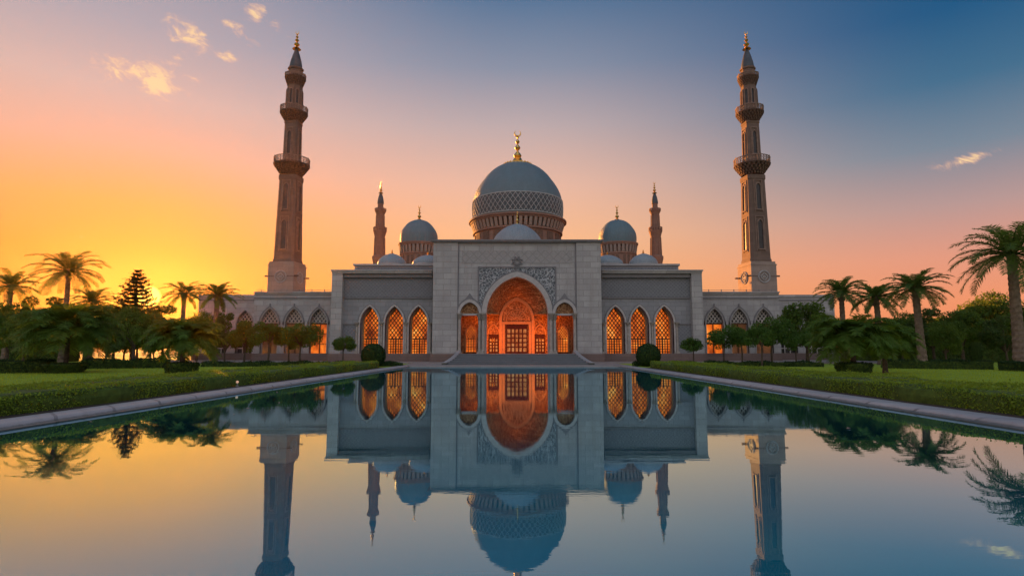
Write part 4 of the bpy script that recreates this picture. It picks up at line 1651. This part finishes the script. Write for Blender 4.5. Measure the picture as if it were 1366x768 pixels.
# ------------------------------------------------------------------ minarets
def make_minaret(label):
    D = 62
    x0 = P(382.5, 385, D).x
    kk = lambda px: px * D / FPX
    z_ = lambda py: Z(py, D)
    root = thing("minaret", label, "minaret", (x0, D, Z(389, DO) - .3), "tall front minarets")
    zb = Z(389, DO) - .3
    b = kk(17.6)
    mb = MB()
    mb.box(x0 - b, x0 + b, D - b, D + b, zb, z_(354))
    mb.box(x0 - b - .05, x0 + b + .05, D - b - .05, D + b + .05, z_(356), z_(354.5))
    mb.box(x0 - b * .96, x0 + b * .96, D - b * .96, D + b * .96, z_(354), z_(351))
    base = mb.build("base", "minaret_base", root)
    for s, ax in ((-1, "Y"), (1, "X")):
        pass
    zm = z_(371)
    for i, (nx, ny) in enumerate(((0, -1), (1, 0), (-1, 0))):
        mb = MB()
        # medallion: ring and diamond on the face
        t = Vector((-ny, nx, 0))
        n = Vector((nx, ny, 0))
        c = Vector((x0, D, zm)) + n * (b + .03)
        pts = [c + t * .62 * cos(a) + Vector((0, 0, .62 * sin(a))) for a in np.linspace(0, 2 * pi, 21)]
        mb.tube(pts, [.09] * 21, 6)
        for q in range(4):
            a0, a1 = q * pi / 2, (q + 1) * pi / 2
            mb.bar(c + t * .42 * cos(a0) + Vector((0, 0, .42 * sin(a0))), c + t * .42 * cos(a1) + Vector((0, 0, .42 * sin(a1))), .10, .10, n)
        mb.bar(c - t * .2, c + t * .2, .2, .06, n)
        mb.build("medallion", "window_trim", base)
    for nx in (-1, 1):
        for ny in (-1, 1):
            MB().bar((x0 + nx * b, D + ny * b * .85, zm + .1), (x0 + nx * (b + .45), D + ny * b * .85, zm + .1), .16, .16, (0, 1, 0)).build("spout", "minaret_dark", base)
    mb = MB()
    for nx, ny in ((0, -1),):
        mb.box(x0 - b - .02, x0 + b + .02, D - b - .02, D + b + .02, zm + .02, zm + .09)
    mb.build("string_course", "minaret_dark", base)

    R8 = pi / 8

    def ap(px):                               # apothem px -> vertex radius of octagon
        return kk(px) / cos(R8)

    def shaft(r0, r1, y0, y1, sq=True):
        """square shaft with chamfered corners, or an octagonal one; r is the half width in px"""
        mb = MB()
        za, zb_ = z_(y0), z_(y1)
        h = zb_ - za

        def ring(r, z):
            a = kk(r)
            if sq:
                c = a * .78
                return [(x0 + x, D + y, z) for x, y in ((-c, -a), (c, -a), (a, -c), (a, c), (c, a), (-c, a), (-a, c), (-a, -c))]
            R = a / cos(R8)
            return [(x0 + R * sin(R8 + i * pi / 4 - pi / 4), D - R * cos(R8 + i * pi / 4 - pi / 4), z) for i in range(8)]
        rings = [ring(r0 * 1.06, za), ring(r0 * 1.06, za + .03 * h), ring(r0 * 1.02, za + .035 * h), ring(r0, za + .05 * h), ring(r1, zb_ - .06 * h), ring(r1 * 1.07, zb_ - .045 * h), ring(r1 * 1.07, zb_ - .01)]
        vs = [p for q in rings for p in q]
        fs = [tuple(range(7, -1, -1)), tuple(8 * (len(rings) - 1) + i for i in range(8))]
        for j in range(len(rings) - 1):
            for i in range(8):
                fs.append((j * 8 + i, j * 8 + (i + 1) % 8, (j + 1) * 8 + (i + 1) % 8, (j + 1) * 8 + i))
        mb.add(vs, fs)
        return mb.build("shaft", "minaret", root)

    def niche(sh, ra, rb, ya, yb, wpx, sq=True):
        """tall arched opening on each face, with a raised surround"""
        za, zb_ = z_(ya), z_(yb)
        w_ = kk(wpx)
        nf_ = 4 if sq else 8
        for i in range(nf_):
            a = i * 2 * pi / nf_
            t = Vector((cos(a), sin(a), 0))
            n = Vector((sin(a), -cos(a), 0))

            def tr(mbx):
                out = []
                for (x, y, z) in mbx.v:
                    f = (z - za) / (zb_ - za)
                    rr = kk(ra + (rb - ra) * f)
                    q = Vector((x0, D, 0)) + t * x + n * (rr - y)
                    out.append((q.x, q.y, z))
                mbx.v = out
                return mbx
            m1 = MB()
            arch_band(m1, 0, w_, za, zb_ - w_ * 1.5, w_ * 1.5, .10, -.13, .04, 6)
            m1.box(-w_ - .12, w_ + .12, -.15, .04, za - .12, za)
            if sq:
                # raised rectangular panel frame round the opening
                e = w_ * 1.75
                for q in (-1, 1):
                    m1.box(q * e - .05, q * e + .05, -.07, .04, za - .25, zb_ + .35)
                m1.box(-e - .05, e + .05, -.075, .04, zb_ + .35, zb_ + .45)
            wn = tr(m1).build("window", "minaret_trim", sh)
            m2 = MB().plate(arch_hole(0, w_, za, zb_ - w_ * 1.5, w_ * 1.5, 6), [], -.02, .02)
            tr(m2)
            m2.build("window_screen", "recess", sh)

    def balcony(rpx_in, rpx_out, ybot, ytop, rail_px):
        mb = MB()
        za, zt = z_(ybot), z_(ytop)
        zr = zt - kk(rail_px)
        N = 32
        tiers = 4
        pr = [(ap(rpx_in), za)]
        for j in range(tiers):
            r = ap(rpx_in) + (ap(rpx_out) - ap(rpx_in)) * ((j + 1) / tiers) ** 1.25 * .97
            z1 = za + (zr - za) * (j + .55) / tiers
            z2 = za + (zr - za) * (j + 1) / tiers
            pr += [(r * .90, z1 - .05), (r, z1 + .05), (r, z2)]
        pr += [(ap(rpx_out) * 1.02, zr), (ap(rpx_out) * 1.02, zr + .12), (ap(rpx_in) * .6, zr + .13)]
        mb.lathe(pr, 16, (x0, D), rot=R8 / 2)
        for j in range(tiers):                # little hanging corbels of the muqarnas
            r = ap(rpx_in) + (ap(rpx_out) - ap(rpx_in)) * (j + 1) / tiers
            z2 = za + (zr - za) * (j + 1) / tiers - .04
            z1 = za + (zr - za) * (j - .25) / tiers
            for i in range(24):
                a = 2 * pi * (i + .5 * (j % 2)) / 24
                mb.bar((x0 + (r * .9 - .02) * sin(a), D - (r * .9 - .02) * cos(a), z1), (x0 + (r - .03) * sin(a), D - (r - .03) * cos(a), z2), r * .13, .10, (sin(a), -cos(a), 0.2))
        bl = mb.build("balcony", "minaret_dark", root)
        mb = MB()
        r = ap(rpx_out) * .985
        mb.torus((x0, D, zt), r, .06, axis="Z", n=32, m=5)
        mb.torus((x0, D, zr + .25), r, .04, axis="Z", n=32, m=5)
        for i in range(32):
            a = 2 * pi * i / 32
            big_ = i % 4 == 0
            mb.bar((x0 + r * sin(a), D - r * cos(a), zr + .1), (x0 + r * sin(a), D - r * cos(a), zt + (.14 if big_ else 0)), .13 if big_ else .06, .06, (sin(a), -cos(a), 0))
        for i in range(32):                   # crossed panels between the posts
            a, a2 = 2 * pi * i / 32, 2 * pi * (i + 1) / 32
            p = Vector((x0 + r * sin(a), D - r * cos(a), zr + .28))
            q = Vector((x0 + r * sin(a2), D - r * cos(a2), zt - .05))
            mb.bar(p, q, .035, .035, (sin(a), -cos(a), 0))
            p.z, q.z = q.z, p.z
            mb.bar(p, q, .035, .035, (sin(a), -cos(a), 0))
        mb.build("railing", "minaret_trim", bl)

    s1 = shaft(14.2, 12.0, 351, 236)
    niche(s1, 13.85, 13.15, 334, 296, 3.4)
    niche(s1, 12.95, 12.3, 282, 248, 3.2)
    balcony(12.2, 21.6, 234, 213, 9)
    s2 = shaft(9.8, 9.0, 221, 164)
    niche(s2, 9.6, 9.2, 208, 178, 2.6)
    balcony(9.4, 16.8, 163.5, 145, 8)
    s3 = shaft(10.0, 9.2, 150, 114, False)
    niche(s3, 9.8, 9.4, 141, 122, 1.7, False)
    balcony(9.4, 12.8, 115, 101, 5)
    mb = MB()
    mb.lathe([(ap(8.6), z_(106)), (ap(8.6), z_(94.5)), (ap(9.8), z_(94)), (ap(9.8), z_(92))], 8, (x0, D), rot=R8)
    mb.build("lantern", "minaret", root)
    mb = MB()
    mb.lathe([(kk(8.4), z_(92)), (kk(8.5), z_(89)), (kk(7.4), z_(83)), (kk(5.1), z_(75)), (kk(2.6), z_(68)), (kk(1.6), z_(65))], 24, (x0, D))
    cone = mb.build("spire", "cone", root, smooth=True)
    finial(x0, D, z_(65.5), z_(41), kk(3.9), cone)
    return root


mn = make_minaret("tall tapering stone minaret standing left of the domes on the setting-sun side")
mn.rotation_euler.z = radians(-6)
m2 = copy_tree(mn)
m2.rotation_euler.z = radians(6)
m2.location.x = P(1010.5, 385, 62).x
m2["label"] = "tall tapering stone minaret right of the domes, one side glowing orange"


def make_small_minaret(label):
    D = 80
    x0 = P(506.3, 330, D).x
    kk = lambda px: px * D / FPX
    z_ = lambda py: Z(py, D)
    root = thing("minaret", label, "minaret", (x0, D, .1), "slim rear minarets")
    mb = MB()
    mb.lathe([(kk(7.9), .1), (kk(7.5), z_(354)), (kk(9.6), z_(345)), (kk(9.6), z_(342.5)), (kk(7.6), z_(340.5))], 8, (x0, D), rot=pi / 8)
    mb.build("base", "drum", root)
    mb = MB()
    mb.lathe([(kk(7.2), z_(341)), (kk(6.5), z_(317))], 8, (x0, D), rot=pi / 8)
    for i in range(8):
        a = pi / 8 + i * pi / 4
        mb.bar((x0 + kk(7.2) * sin(a), D - kk(7.2) * cos(a), z_(341)), (x0 + kk(6.5) * sin(a), D - kk(6.5) * cos(a), z_(317)), .16, .16, (sin(a), -cos(a), 0))
    mb.build("shaft", "drum", root)

    def bal(rin, rout, y0, y1):
        mb = MB()
        h = z_(y1) - z_(y0)
        mb.lathe([(kk(rin), z_(y0)), (kk(rin + (rout - rin) * .35), z_(y0) + h * .25), (kk(rin + (rout - rin) * .4), z_(y0) + h * .3), (kk(rin + (rout - rin) * .8), z_(y0) + h * .55), (kk(rout), z_(y0) + h * .62), (kk(rout), z_(y0) + h * .7), (kk(rin * .7), z_(y0) + h * .72)], 16, (x0, D))
        b = mb.build("balcony", "drum", root)
        mb = MB()
        r = kk(rout) * .96
        mb.torus((x0, D, z_(y1)), r, .08, axis="Z", n=20, m=5)
        for i in range(16):
            a = 2 * pi * i / 16
            mb.bar((x0 + r * sin(a), D - r * cos(a), z_(y0) + h * .68), (x0 + r * sin(a), D - r * cos(a), z_(y1)), .16, .1, (sin(a), -cos(a), 0))
        mb.build("railing", "drum", b)
    bal(6.5, 9.0, 318, 304)
    mb = MB().lathe([(kk(5.7), z_(309)), (kk(5.2), z_(286))], 8, (x0, D), rot=pi / 8)
    for i in range(8):
        a = pi / 8 + i * pi / 4
        mb.bar((x0 + kk(5.7) * sin(a), D - kk(5.7) * cos(a), z_(306)), (x0 + kk(5.2) * sin(a), D - kk(5.2) * cos(a), z_(287)), .14, .14, (sin(a), -cos(a), 0))
    mb.build("shaft", "drum", root)
    bal(5.2, 7.6, 287.5, 279)
    MB().lathe([(kk(4.0), z_(283)), (kk(3.8), z_(272))], 8, (x0, D), rot=pi / 8).build("lantern", "drum", root)
    c = MB().lathe([(kk(4.4), z_(272)), (kk(4.3), z_(269)), (kk(3.2), z_(263)), (kk(1.0), z_(257))], 20, (x0, D)).build("spire", "cone", root, smooth=True)
    finial(x0, D, z_(257.5), z_(242), kk(2.2), c)
    return root


sm = make_small_minaret("slim reddish minaret rising behind the left side dome")
s2 = copy_tree(sm)
s2.location.x = P(875, 330, 80).x
s2["label"] = "slim reddish minaret rising behind the right side dome"


# ------------------------------------------------------------------ lamps of the entrance
def lamp(name, loc, power, col, size=0.25):
    l = bpy.data.lights.new(name, "POINT")
    l.energy = power
    l.color = col
    l.shadow_soft_size = size
    o = bpy.data.objects.new(name, l)
    o.location = loc
    COL.objects.link(o)
    return o


WARM = (1.0, 0.21, 0.018)


def wall_washer(name, loc, sx, sy, power, direction):
    """long strip lamp tucked behind a pier, washing the wall it faces"""
    l = bpy.data.lights.new(name, "AREA")
    l.shape = "RECTANGLE"
    l.size, l.size_y = sx, sy
    l.energy = power
    l.color = WARM
    o = bpy.data.objects.new(name, l)
    o.location = loc
    o.rotation_euler = Vector(direction).to_track_quat("-Z", "Z").to_euler()
    COL.objects.link(o)
    return o


for s in (-1, 1):
    wall_washer("entrance_lamp", (XA + s * (big["w"] + .10), DP + .97, ZF + 1.7), .2, 3.0, 80, (-s * .45, 1, .12))
    wall_washer("bay_lamp", (XA + s * soff, DP + .75, zsp + .0), 1.0, .2, 8, (0, .6, -1))

# ------------------------------------------------------------------ trees and plants
G_PL, G_PR = "palms behind the left garden", "palms of the right garden"


def palm_at(px, py, D, Lpx, label, group, seed, base_px=None, **kw):
    D = D * GD
    top = P(px, py, D)
    H = top.z - ZG
    bx = P(base_px, 488, D).x if base_px else top.x
    o = make_palm("palm_tree", H, W(Lpx, D), seed, bend=(top.x - bx), **kw)
    o.location = (bx, D, ZG)
    return tag(o, label, "palm tree", group)


palm_at(15, 382, 60, 38, "palm with drooping dark crown at the left border of the photo", G_PL, 1, nf=34)
palm_at(92, 362, 58, 50, "tallest palm of the left garden, spreading crown against yellow sky", G_PL, 2, nf=40)
palm_at(124, 402, 64, 33, "low palm crown just right of the tallest left palm", G_PL, 3, nf=36)
palm_at(246, 392, 66, 30, "palm with upright fronds just right of the setting sun", G_PL, 4, nf=34)
palm_at(290, 394, 56, 31, "palm beside the left end of the mosque wall", G_PL, 5, nf=34)
palm_at(1122, 390, 55, 38, "leftmost of the three palms standing together on the right", G_PR, 6, nf=37)
palm_at(1168, 396, 50, 36, "middle palm of the three standing together on the right", G_PR, 7, base_px=1177, nf=37)
palm_at(1220, 384, 43, 44, "rightmost of the three palms standing together, curved bare trunk", G_PR, 8, base_px=1231, nf=38, trunk_r=.25)
palm_at(1349, 338, 38, 74, "tallest nearest palm at the right border with thick pale trunk", G_PR, 9, base_px=1362, nf=44, trunk_r=.30, nl=54)


def conifer(px, ytop, D):
    D = D * GD
    p = P(px, ytop, D)
    H = p.z - ZG
    root = thing("conifer_tree", "tall tiered conifer in front of the setting sun", "conifer", (p.x, D, ZG))
    mb = MB()
    mb.tube([(p.x, D, 0), (p.x, D, H * .6), (p.x, D, H + .1)], [.22, .13, .02], 8)
    tiers = 15
    lv = MB()
    for i in range(tiers):
        t = i / (tiers - 1)
        z = ZG + H * (.40 + .59 * t)
        R = W(34, D) * (1 - t) ** .85 + .25
        for q in range(9):
            a = 2 * pi * (q + .5 * (i % 2)) / 9 + random.uniform(-.2, .2)
            r = R * random.uniform(.75, 1.1)
            d = Vector((cos(a), sin(a), 0))
            b0 = Vector((p.x, D, z))
            tip = b0 + d * r + Vector((0, 0, .28 * r * (.4 + t)))
            mid = b0 + d * r * .55 + Vector((0, 0, -.02 * r))
            mb.tube([b0, mid, tip], [.035, .022, .008], 4)
            nn = int(46 * r) + 10
            tt = RNG.uniform(.1, 1.03, nn)
            pos = np.array([list(b0.lerp(mid, u / .55) if u < .55 else mid.lerp(tip, (u - .55) / .45)) for u in tt])
            pos += RNG.normal(0, .09, (nn, 3)) * np.array([1, 1, .6])
            leaf_quads(lv, pos, np.tile([0, 0, 1.0], (nn, 1)), .26, .28, .6)
    mb.build("trunk", "bark", root)
    lv.build("crown", "needle", root)


conifer(184, 361, 62)

# broadleaf kinds (unit sizes; scaled where they stand)
KINDS = [make_tree("broadleaf_tree", "leaf", 6.0, 2.7, 4.6, 8000, .25, 11, .16),
         make_tree("broadleaf_tree", "leaf_b", 6.0, 2.5, 4.9, 8000, .24, 12, .15, lean=.3),
         make_tree("broadleaf_tree", "leaf", 6.0, 3.0, 4.4, 8000, .26, 13, .17, nclump=32)]
SMALL = [make_tree("small_tree", "leaf_tree", 3.0, 1.5, 1.55, 3600, .17, 21, .075, forks=6, nclump=22, lean=.1),
         make_tree("small_tree", "leaf_tree", 3.0, 1.7, 1.6, 3900, .17, 22, .08, forks=6, nclump=24, lean=-.12)]


def tree_at(src, H0, px, ytop, D, label, rz, group, stretch=1.0):
    D = D * GD
    p = P(px, ytop, D)
    sc = (p.z - ZG) / H0
    return place(src, USED, label, "tree", (P(px, 480, D).x, D, ZG), rz, (sc * stretch, sc * stretch, sc), group)


GL, GR = "leafy trees of the left garden", "leafy trees of the right garden"
for i, (k_, px, yt, D, st, lab) in enumerate([
    (0, 8, 402, 54, 1.0, "leafy tree under the palm at the left border"),
    (1, 52, 392, 62, 1.0, "leafy tree between the two palms at far left"),
    (2, -28, 408, 48, 1.0, "leafy tree cut by the left border"),
    (1, 112, 404, 56, 1.05, "broad dark leafy tree beneath the tallest left palm"),
    (0, 150, 405, 60, .95, "leafy tree just left of the tiered conifer"),
    (2, 178, 412, 54, 1.0, "leafy tree at the foot of the tiered conifer"),
    (1, 218, 404, 62, 1.0, "leafy tree directly under the setting sun"),
    (0, 200, 418, 50, .8, "lower leafy tree in front of the conifer"),
    (2, 262, 418, 60, .85, "leafy tree between the two right-hand palms of the left garden"),
    (1, 300, 414, 53, .72, "narrow leafy tree against the far left mosque window"),
    (0, 326, 426, 51, .8, "leafy tree before the left mosque corner"),
    (2, 30, 425, 47, .9, "low leafy tree behind the far left hedge"),
    (1, 140, 428, 47, .9, "low leafy tree behind the big feathery plant")]):
    tree_at(KINDS[k_], 6.0, px, yt, D, lab, i * 1.7, GL, st)
for i, (k_, px, yt, D, st, lab) in enumerate([
    (0, 1078, 401, 52, 1.0, "round leafy tree against the right end of the mosque"),
    (1, 1180, 428, 56, .9, "leafy tree behind the middle right palm"),
    (2, 1205, 420, 60, 1.0, "leafy tree behind the curved palm trunk"),
    (1, 1248, 408, 58, 1.0, "leafy tree just right of the three palms"),
    (0, 1285, 412, 54, 1.05, "broad leafy tree in the middle of the right mass"),
    (2, 1322, 394, 62, .95, "highest leafy tree behind the tallest palm trunk"),
    (1, 1345, 418, 50, .9, "leafy tree by the base of the tallest palm"),
    (0, 1395, 396, 56, 1.0, "leafy tree cut by the right border"),
    (2, 1262, 432, 48, .8, "low leafy tree behind the right clipped hedge"),
    (1, 1118, 424, 57, .8, "leafy tree behind the right feathery plant")]):
    tree_at(KINDS[k_], 6.0, px, yt, D, lab, 2 + i * 2.1, GR, st)
for i, (px, yt, D) in enumerate([(-60, 412, 84), (-15, 418, 92), (25, 424, 78), (70, 416, 88), (105, 424, 80), (145, 420, 90), (182, 430, 76), (225, 424, 86), (262, 428, 78),
                                 (5, 440, 66), (60, 442, 70), (98, 444, 64), (165, 444, 68), (205, 446, 72), (242, 442, 66), (280, 440, 70)]):
    tree_at(KINDS[i % 3], 6.0, px, yt, D, "leafy tree in the far row that closes the gaps behind the left garden", i * 2.3, "far row behind the left garden", 1.25)
for i, (px, yt, D) in enumerate([(1165, 430, 80), (1200, 424, 88), (1235, 426, 78), (1272, 420, 86), (1305, 424, 76), (1340, 416, 84), (1375, 420, 90), (1410, 415, 80),
                                 (1185, 444, 68), (1228, 442, 70), (1268, 444, 64), (1308, 440, 70), (1340, 440, 66), (1380, 438, 68)]):
    tree_at(KINDS[i % 3], 6.0, px, yt, D, "leafy tree in the far row that closes the gaps behind the right garden", i * 2.9, "far row behind the right garden", 1.25)
GS, GSR = "small trees before the left wing", "small trees before the right wing"
for i, (k_, px, yt, D, st, lab) in enumerate([
    (0, 357, 431, 47.5, .95, "small tree with thin trunk below the leftmost wing window"),
    (1, 385, 437, 50, .8, "small tree half hidden between two others before the left wing"),
    (1, 400, 432, 46.5, .9, "widest small tree before the left wing, beside the lit window"),
    (0, 458, 449, 48, 1.0, "lone little tree at the left corner pier of the arcade")]):
    tree_at(SMALL[k_], 3.0, px, yt, D, lab, i * 1.3, GS, st)
for i, (k_, px, yt, D, st, lab) in enumerate([
    (0, 925, 451, 48, 1.0, "lone little tree at the right corner pier of the arcade"),
    (1, 966, 434, 47, .88, "small tree with slanting trunk before the first right wing window"),
    (0, 990, 438, 50, .9, "small tree half hidden behind two others before the right wing"),
    (0, 1016, 436, 44.5, .9, "small tree nearest the lawn before the right wing"),
    (1, 1030, 424, 50.5, .8, "taller small tree under the last right wing window"),
    (1, 1062, 440, 49, .85, "small tree next to the round leafy tree on the right")]):
    tree_at(SMALL[k_], 3.0, px, yt, D, lab, .6 + i * 1.9, GSR, st)


# feathery low palms with clipped shrub at the foot
def feather(px, D, Htop, Lw, label, seed, nf=70):
    D, Htop, Lw = D * GD, Htop * GD, Lw * GD
    o = make_palm("feather_palm", Htop, Lw, seed, nf=nf, trunk_r=.12, bend=.05, mat="feather", droop=.8, lo=-.25, hi=1.25, nl=40, leafl=.62, lw=.06, bark="bark", flare=1.2)
    o.location = (P(px, 480, D).x, D, ZG)
    return tag(o, label, "feathery palm", "low feathery palms on the lawn")


feather(88, 34, 2.6, 2.9, "biggest low feathery palm, on the left lawn under the tall palm", 31, 84)
feather(243, 29, 1.95, 2.0, "low feathery palm on the left lawn near the setting sun", 32)
feather(1138, 28, 2.0, 2.15, "low feathery palm on the right lawn before the three palms", 33)
feather(1180, 33, 1.9, 1.9, "smaller feathery palm just behind the right one", 34, 56)


def shrub(px, D, r, h, label, name="shrub", flare=1.15, cat="shrub", group=None, n=3200, ball=False, leaf=.06):
    D, r, h = D * GD, r * GD, h * GD
    x = P(px, 480, D).x
    t = thing(name, label, cat, (x, D, ZG), group)
    if ball:
        pr = [(max(r * cos(a), 1e-3), ZG + r * .93 + r * sin(a)) for a in np.linspace(-pi / 2 * .75, pi / 2, 14)]
    else:
        pr = [(r * .85, ZG), (r * .92, ZG + h * .3), (r * flare * .97, ZG + h * .85), (r * flare * .9, ZG + h * .97), (1e-3, ZG + h)]
    core = MB().lathe([(a * .96, z) for a, z in pr], 24, (x, D))
    core.build("shrub_core", "hedge_core", t, smooth=True)
    lv = MB()
    zz = np.array([p[1] for p in pr])
    rr = np.array([p[0] for p in pr])
    seg = np.hypot(np.diff(zz), np.diff(rr)) * (rr[1:] + rr[:-1])
    si = RNG.choice(len(seg), n, p=seg / seg.sum())
    f = RNG.uniform(0, 1, n)
    R = rr[si] + (rr[si + 1] - rr[si]) * f
    Zz = zz[si] + (zz[si + 1] - zz[si]) * f
    a = RNG.uniform(0, 2 * pi, n)
    R = R + RNG.normal(0, .025, n)
    pos = np.stack([x + R * np.cos(a), D + R * np.sin(a), Zz + RNG.normal(0, .02, n)], 1)
    dzr = np.diff(zz)[si]
    drr = np.diff(rr)[si]
    L = np.hypot(dzr, drr)
    nr = np.stack([np.cos(a) * dzr / L, np.sin(a) * dzr / L, -drr / L], 1)
    leaf_quads(lv, pos, nr, leaf, .6, .6)
    lv.build("foliage", "topiary", t)


shrub(243, 28.7, .72, .72, "round clipped shrub at the foot of the left feathery palm", flare=1.12)
shrub(1138, 27.7, .74, .74, "round clipped shrub at the foot of the right feathery palm", flare=1.12)
shrub(88, 33.6, 1.0, .55, "wide loose shrub at the foot of the biggest feathery palm", flare=1.2)
shrub(398, 46, .85, .34, "flat shrub under the widest small tree", flare=1.1, n=1500)
shrub(960, 46, .85, .34, "flat shrub under the slanting small tree", flare=1.1, n=1500)
shrub(498, 45.2, .92, 1.8, "clipped ball shrub beside the left end of the pool", "ball_shrub", ball=True, group="clipped ball shrubs at the pool end", n=9000, leaf=.07)
shrub(865, 45.2, .92, 1.8, "clipped ball shrub beside the right end of the pool", "ball_shrub", ball=True, group="clipped ball shrubs at the pool end", n=9000, leaf=.07)

# ------------------------------------------------------------------ small things
p = P(324, 516, 18.5)
t = thing("garden_light", "tiny glowing globe light at the foot of the left hedge", "garden light", (xl(18.5, .98), 18.5, .19))
x, y = xl(18.5, .98), 18.5
MB().lathe([(.05, .19), (.05, .22), (.02, .23), (.02, .30)], 10, (x, y)).build("stem", "rail", t)
MB().sphere((x, y, .34), .042, 12).build("globe", "lamp_glass", t, smooth=True)

for i, (px, py) in enumerate([(120, 561), (370, 522), (372, 536), (331, 543), (312, 551), (1132, 569), (560, 532)]):
    D = (CAM_H - WL) * FPX / (py - 464)
    q = P(px, py, D)
    mb = MB()
    a = i * 1.3
    L = .05
    for s in (-1, 1):
        mb.add([(q.x - L * cos(a), D - L * sin(a), WL + .012), (q.x + s * L * .5 * -sin(a), D + s * L * .5 * cos(a), WL + .022), (q.x + L * cos(a), D + L * sin(a), WL + .014), (q.x, D, WL + .006)], [(0, 1, 2, 3)])
    o = mb.build("fallen_petal", "leaf_dry", origin=(q.x, D, WL + .006))
    tag(o, "pale petal floating on the pool", "petal", "petals floating on the pool")

# ------------------------------------------------------------------ haze volume added for the glow round the low sun
mh = bpy.data.materials.new("sun_glow_haze")
mh.use_nodes = True
th = NT(mh.node_tree)
th.n.remove(th.n["Principled BSDF"])
pv = th.new("ShaderNodeVolumePrincipled")
pv.inputs["Color"].default_value = (1.0, 0.52, 0.22, 1)
pv.inputs["Density"].default_value = 0.00008
pv.inputs["Anisotropy"].default_value = 0.82
th.l.new(pv.outputs[0], th.n["Material Output"].inputs["Volume"])
M["haze"] = mh
hz = MB().box(-320, 320, -30, 320, -1.2, 42).build("haze", "haze")
tag(hz, "thin golden evening haze hanging over the garden and the pool", "haze", kind="stuff")
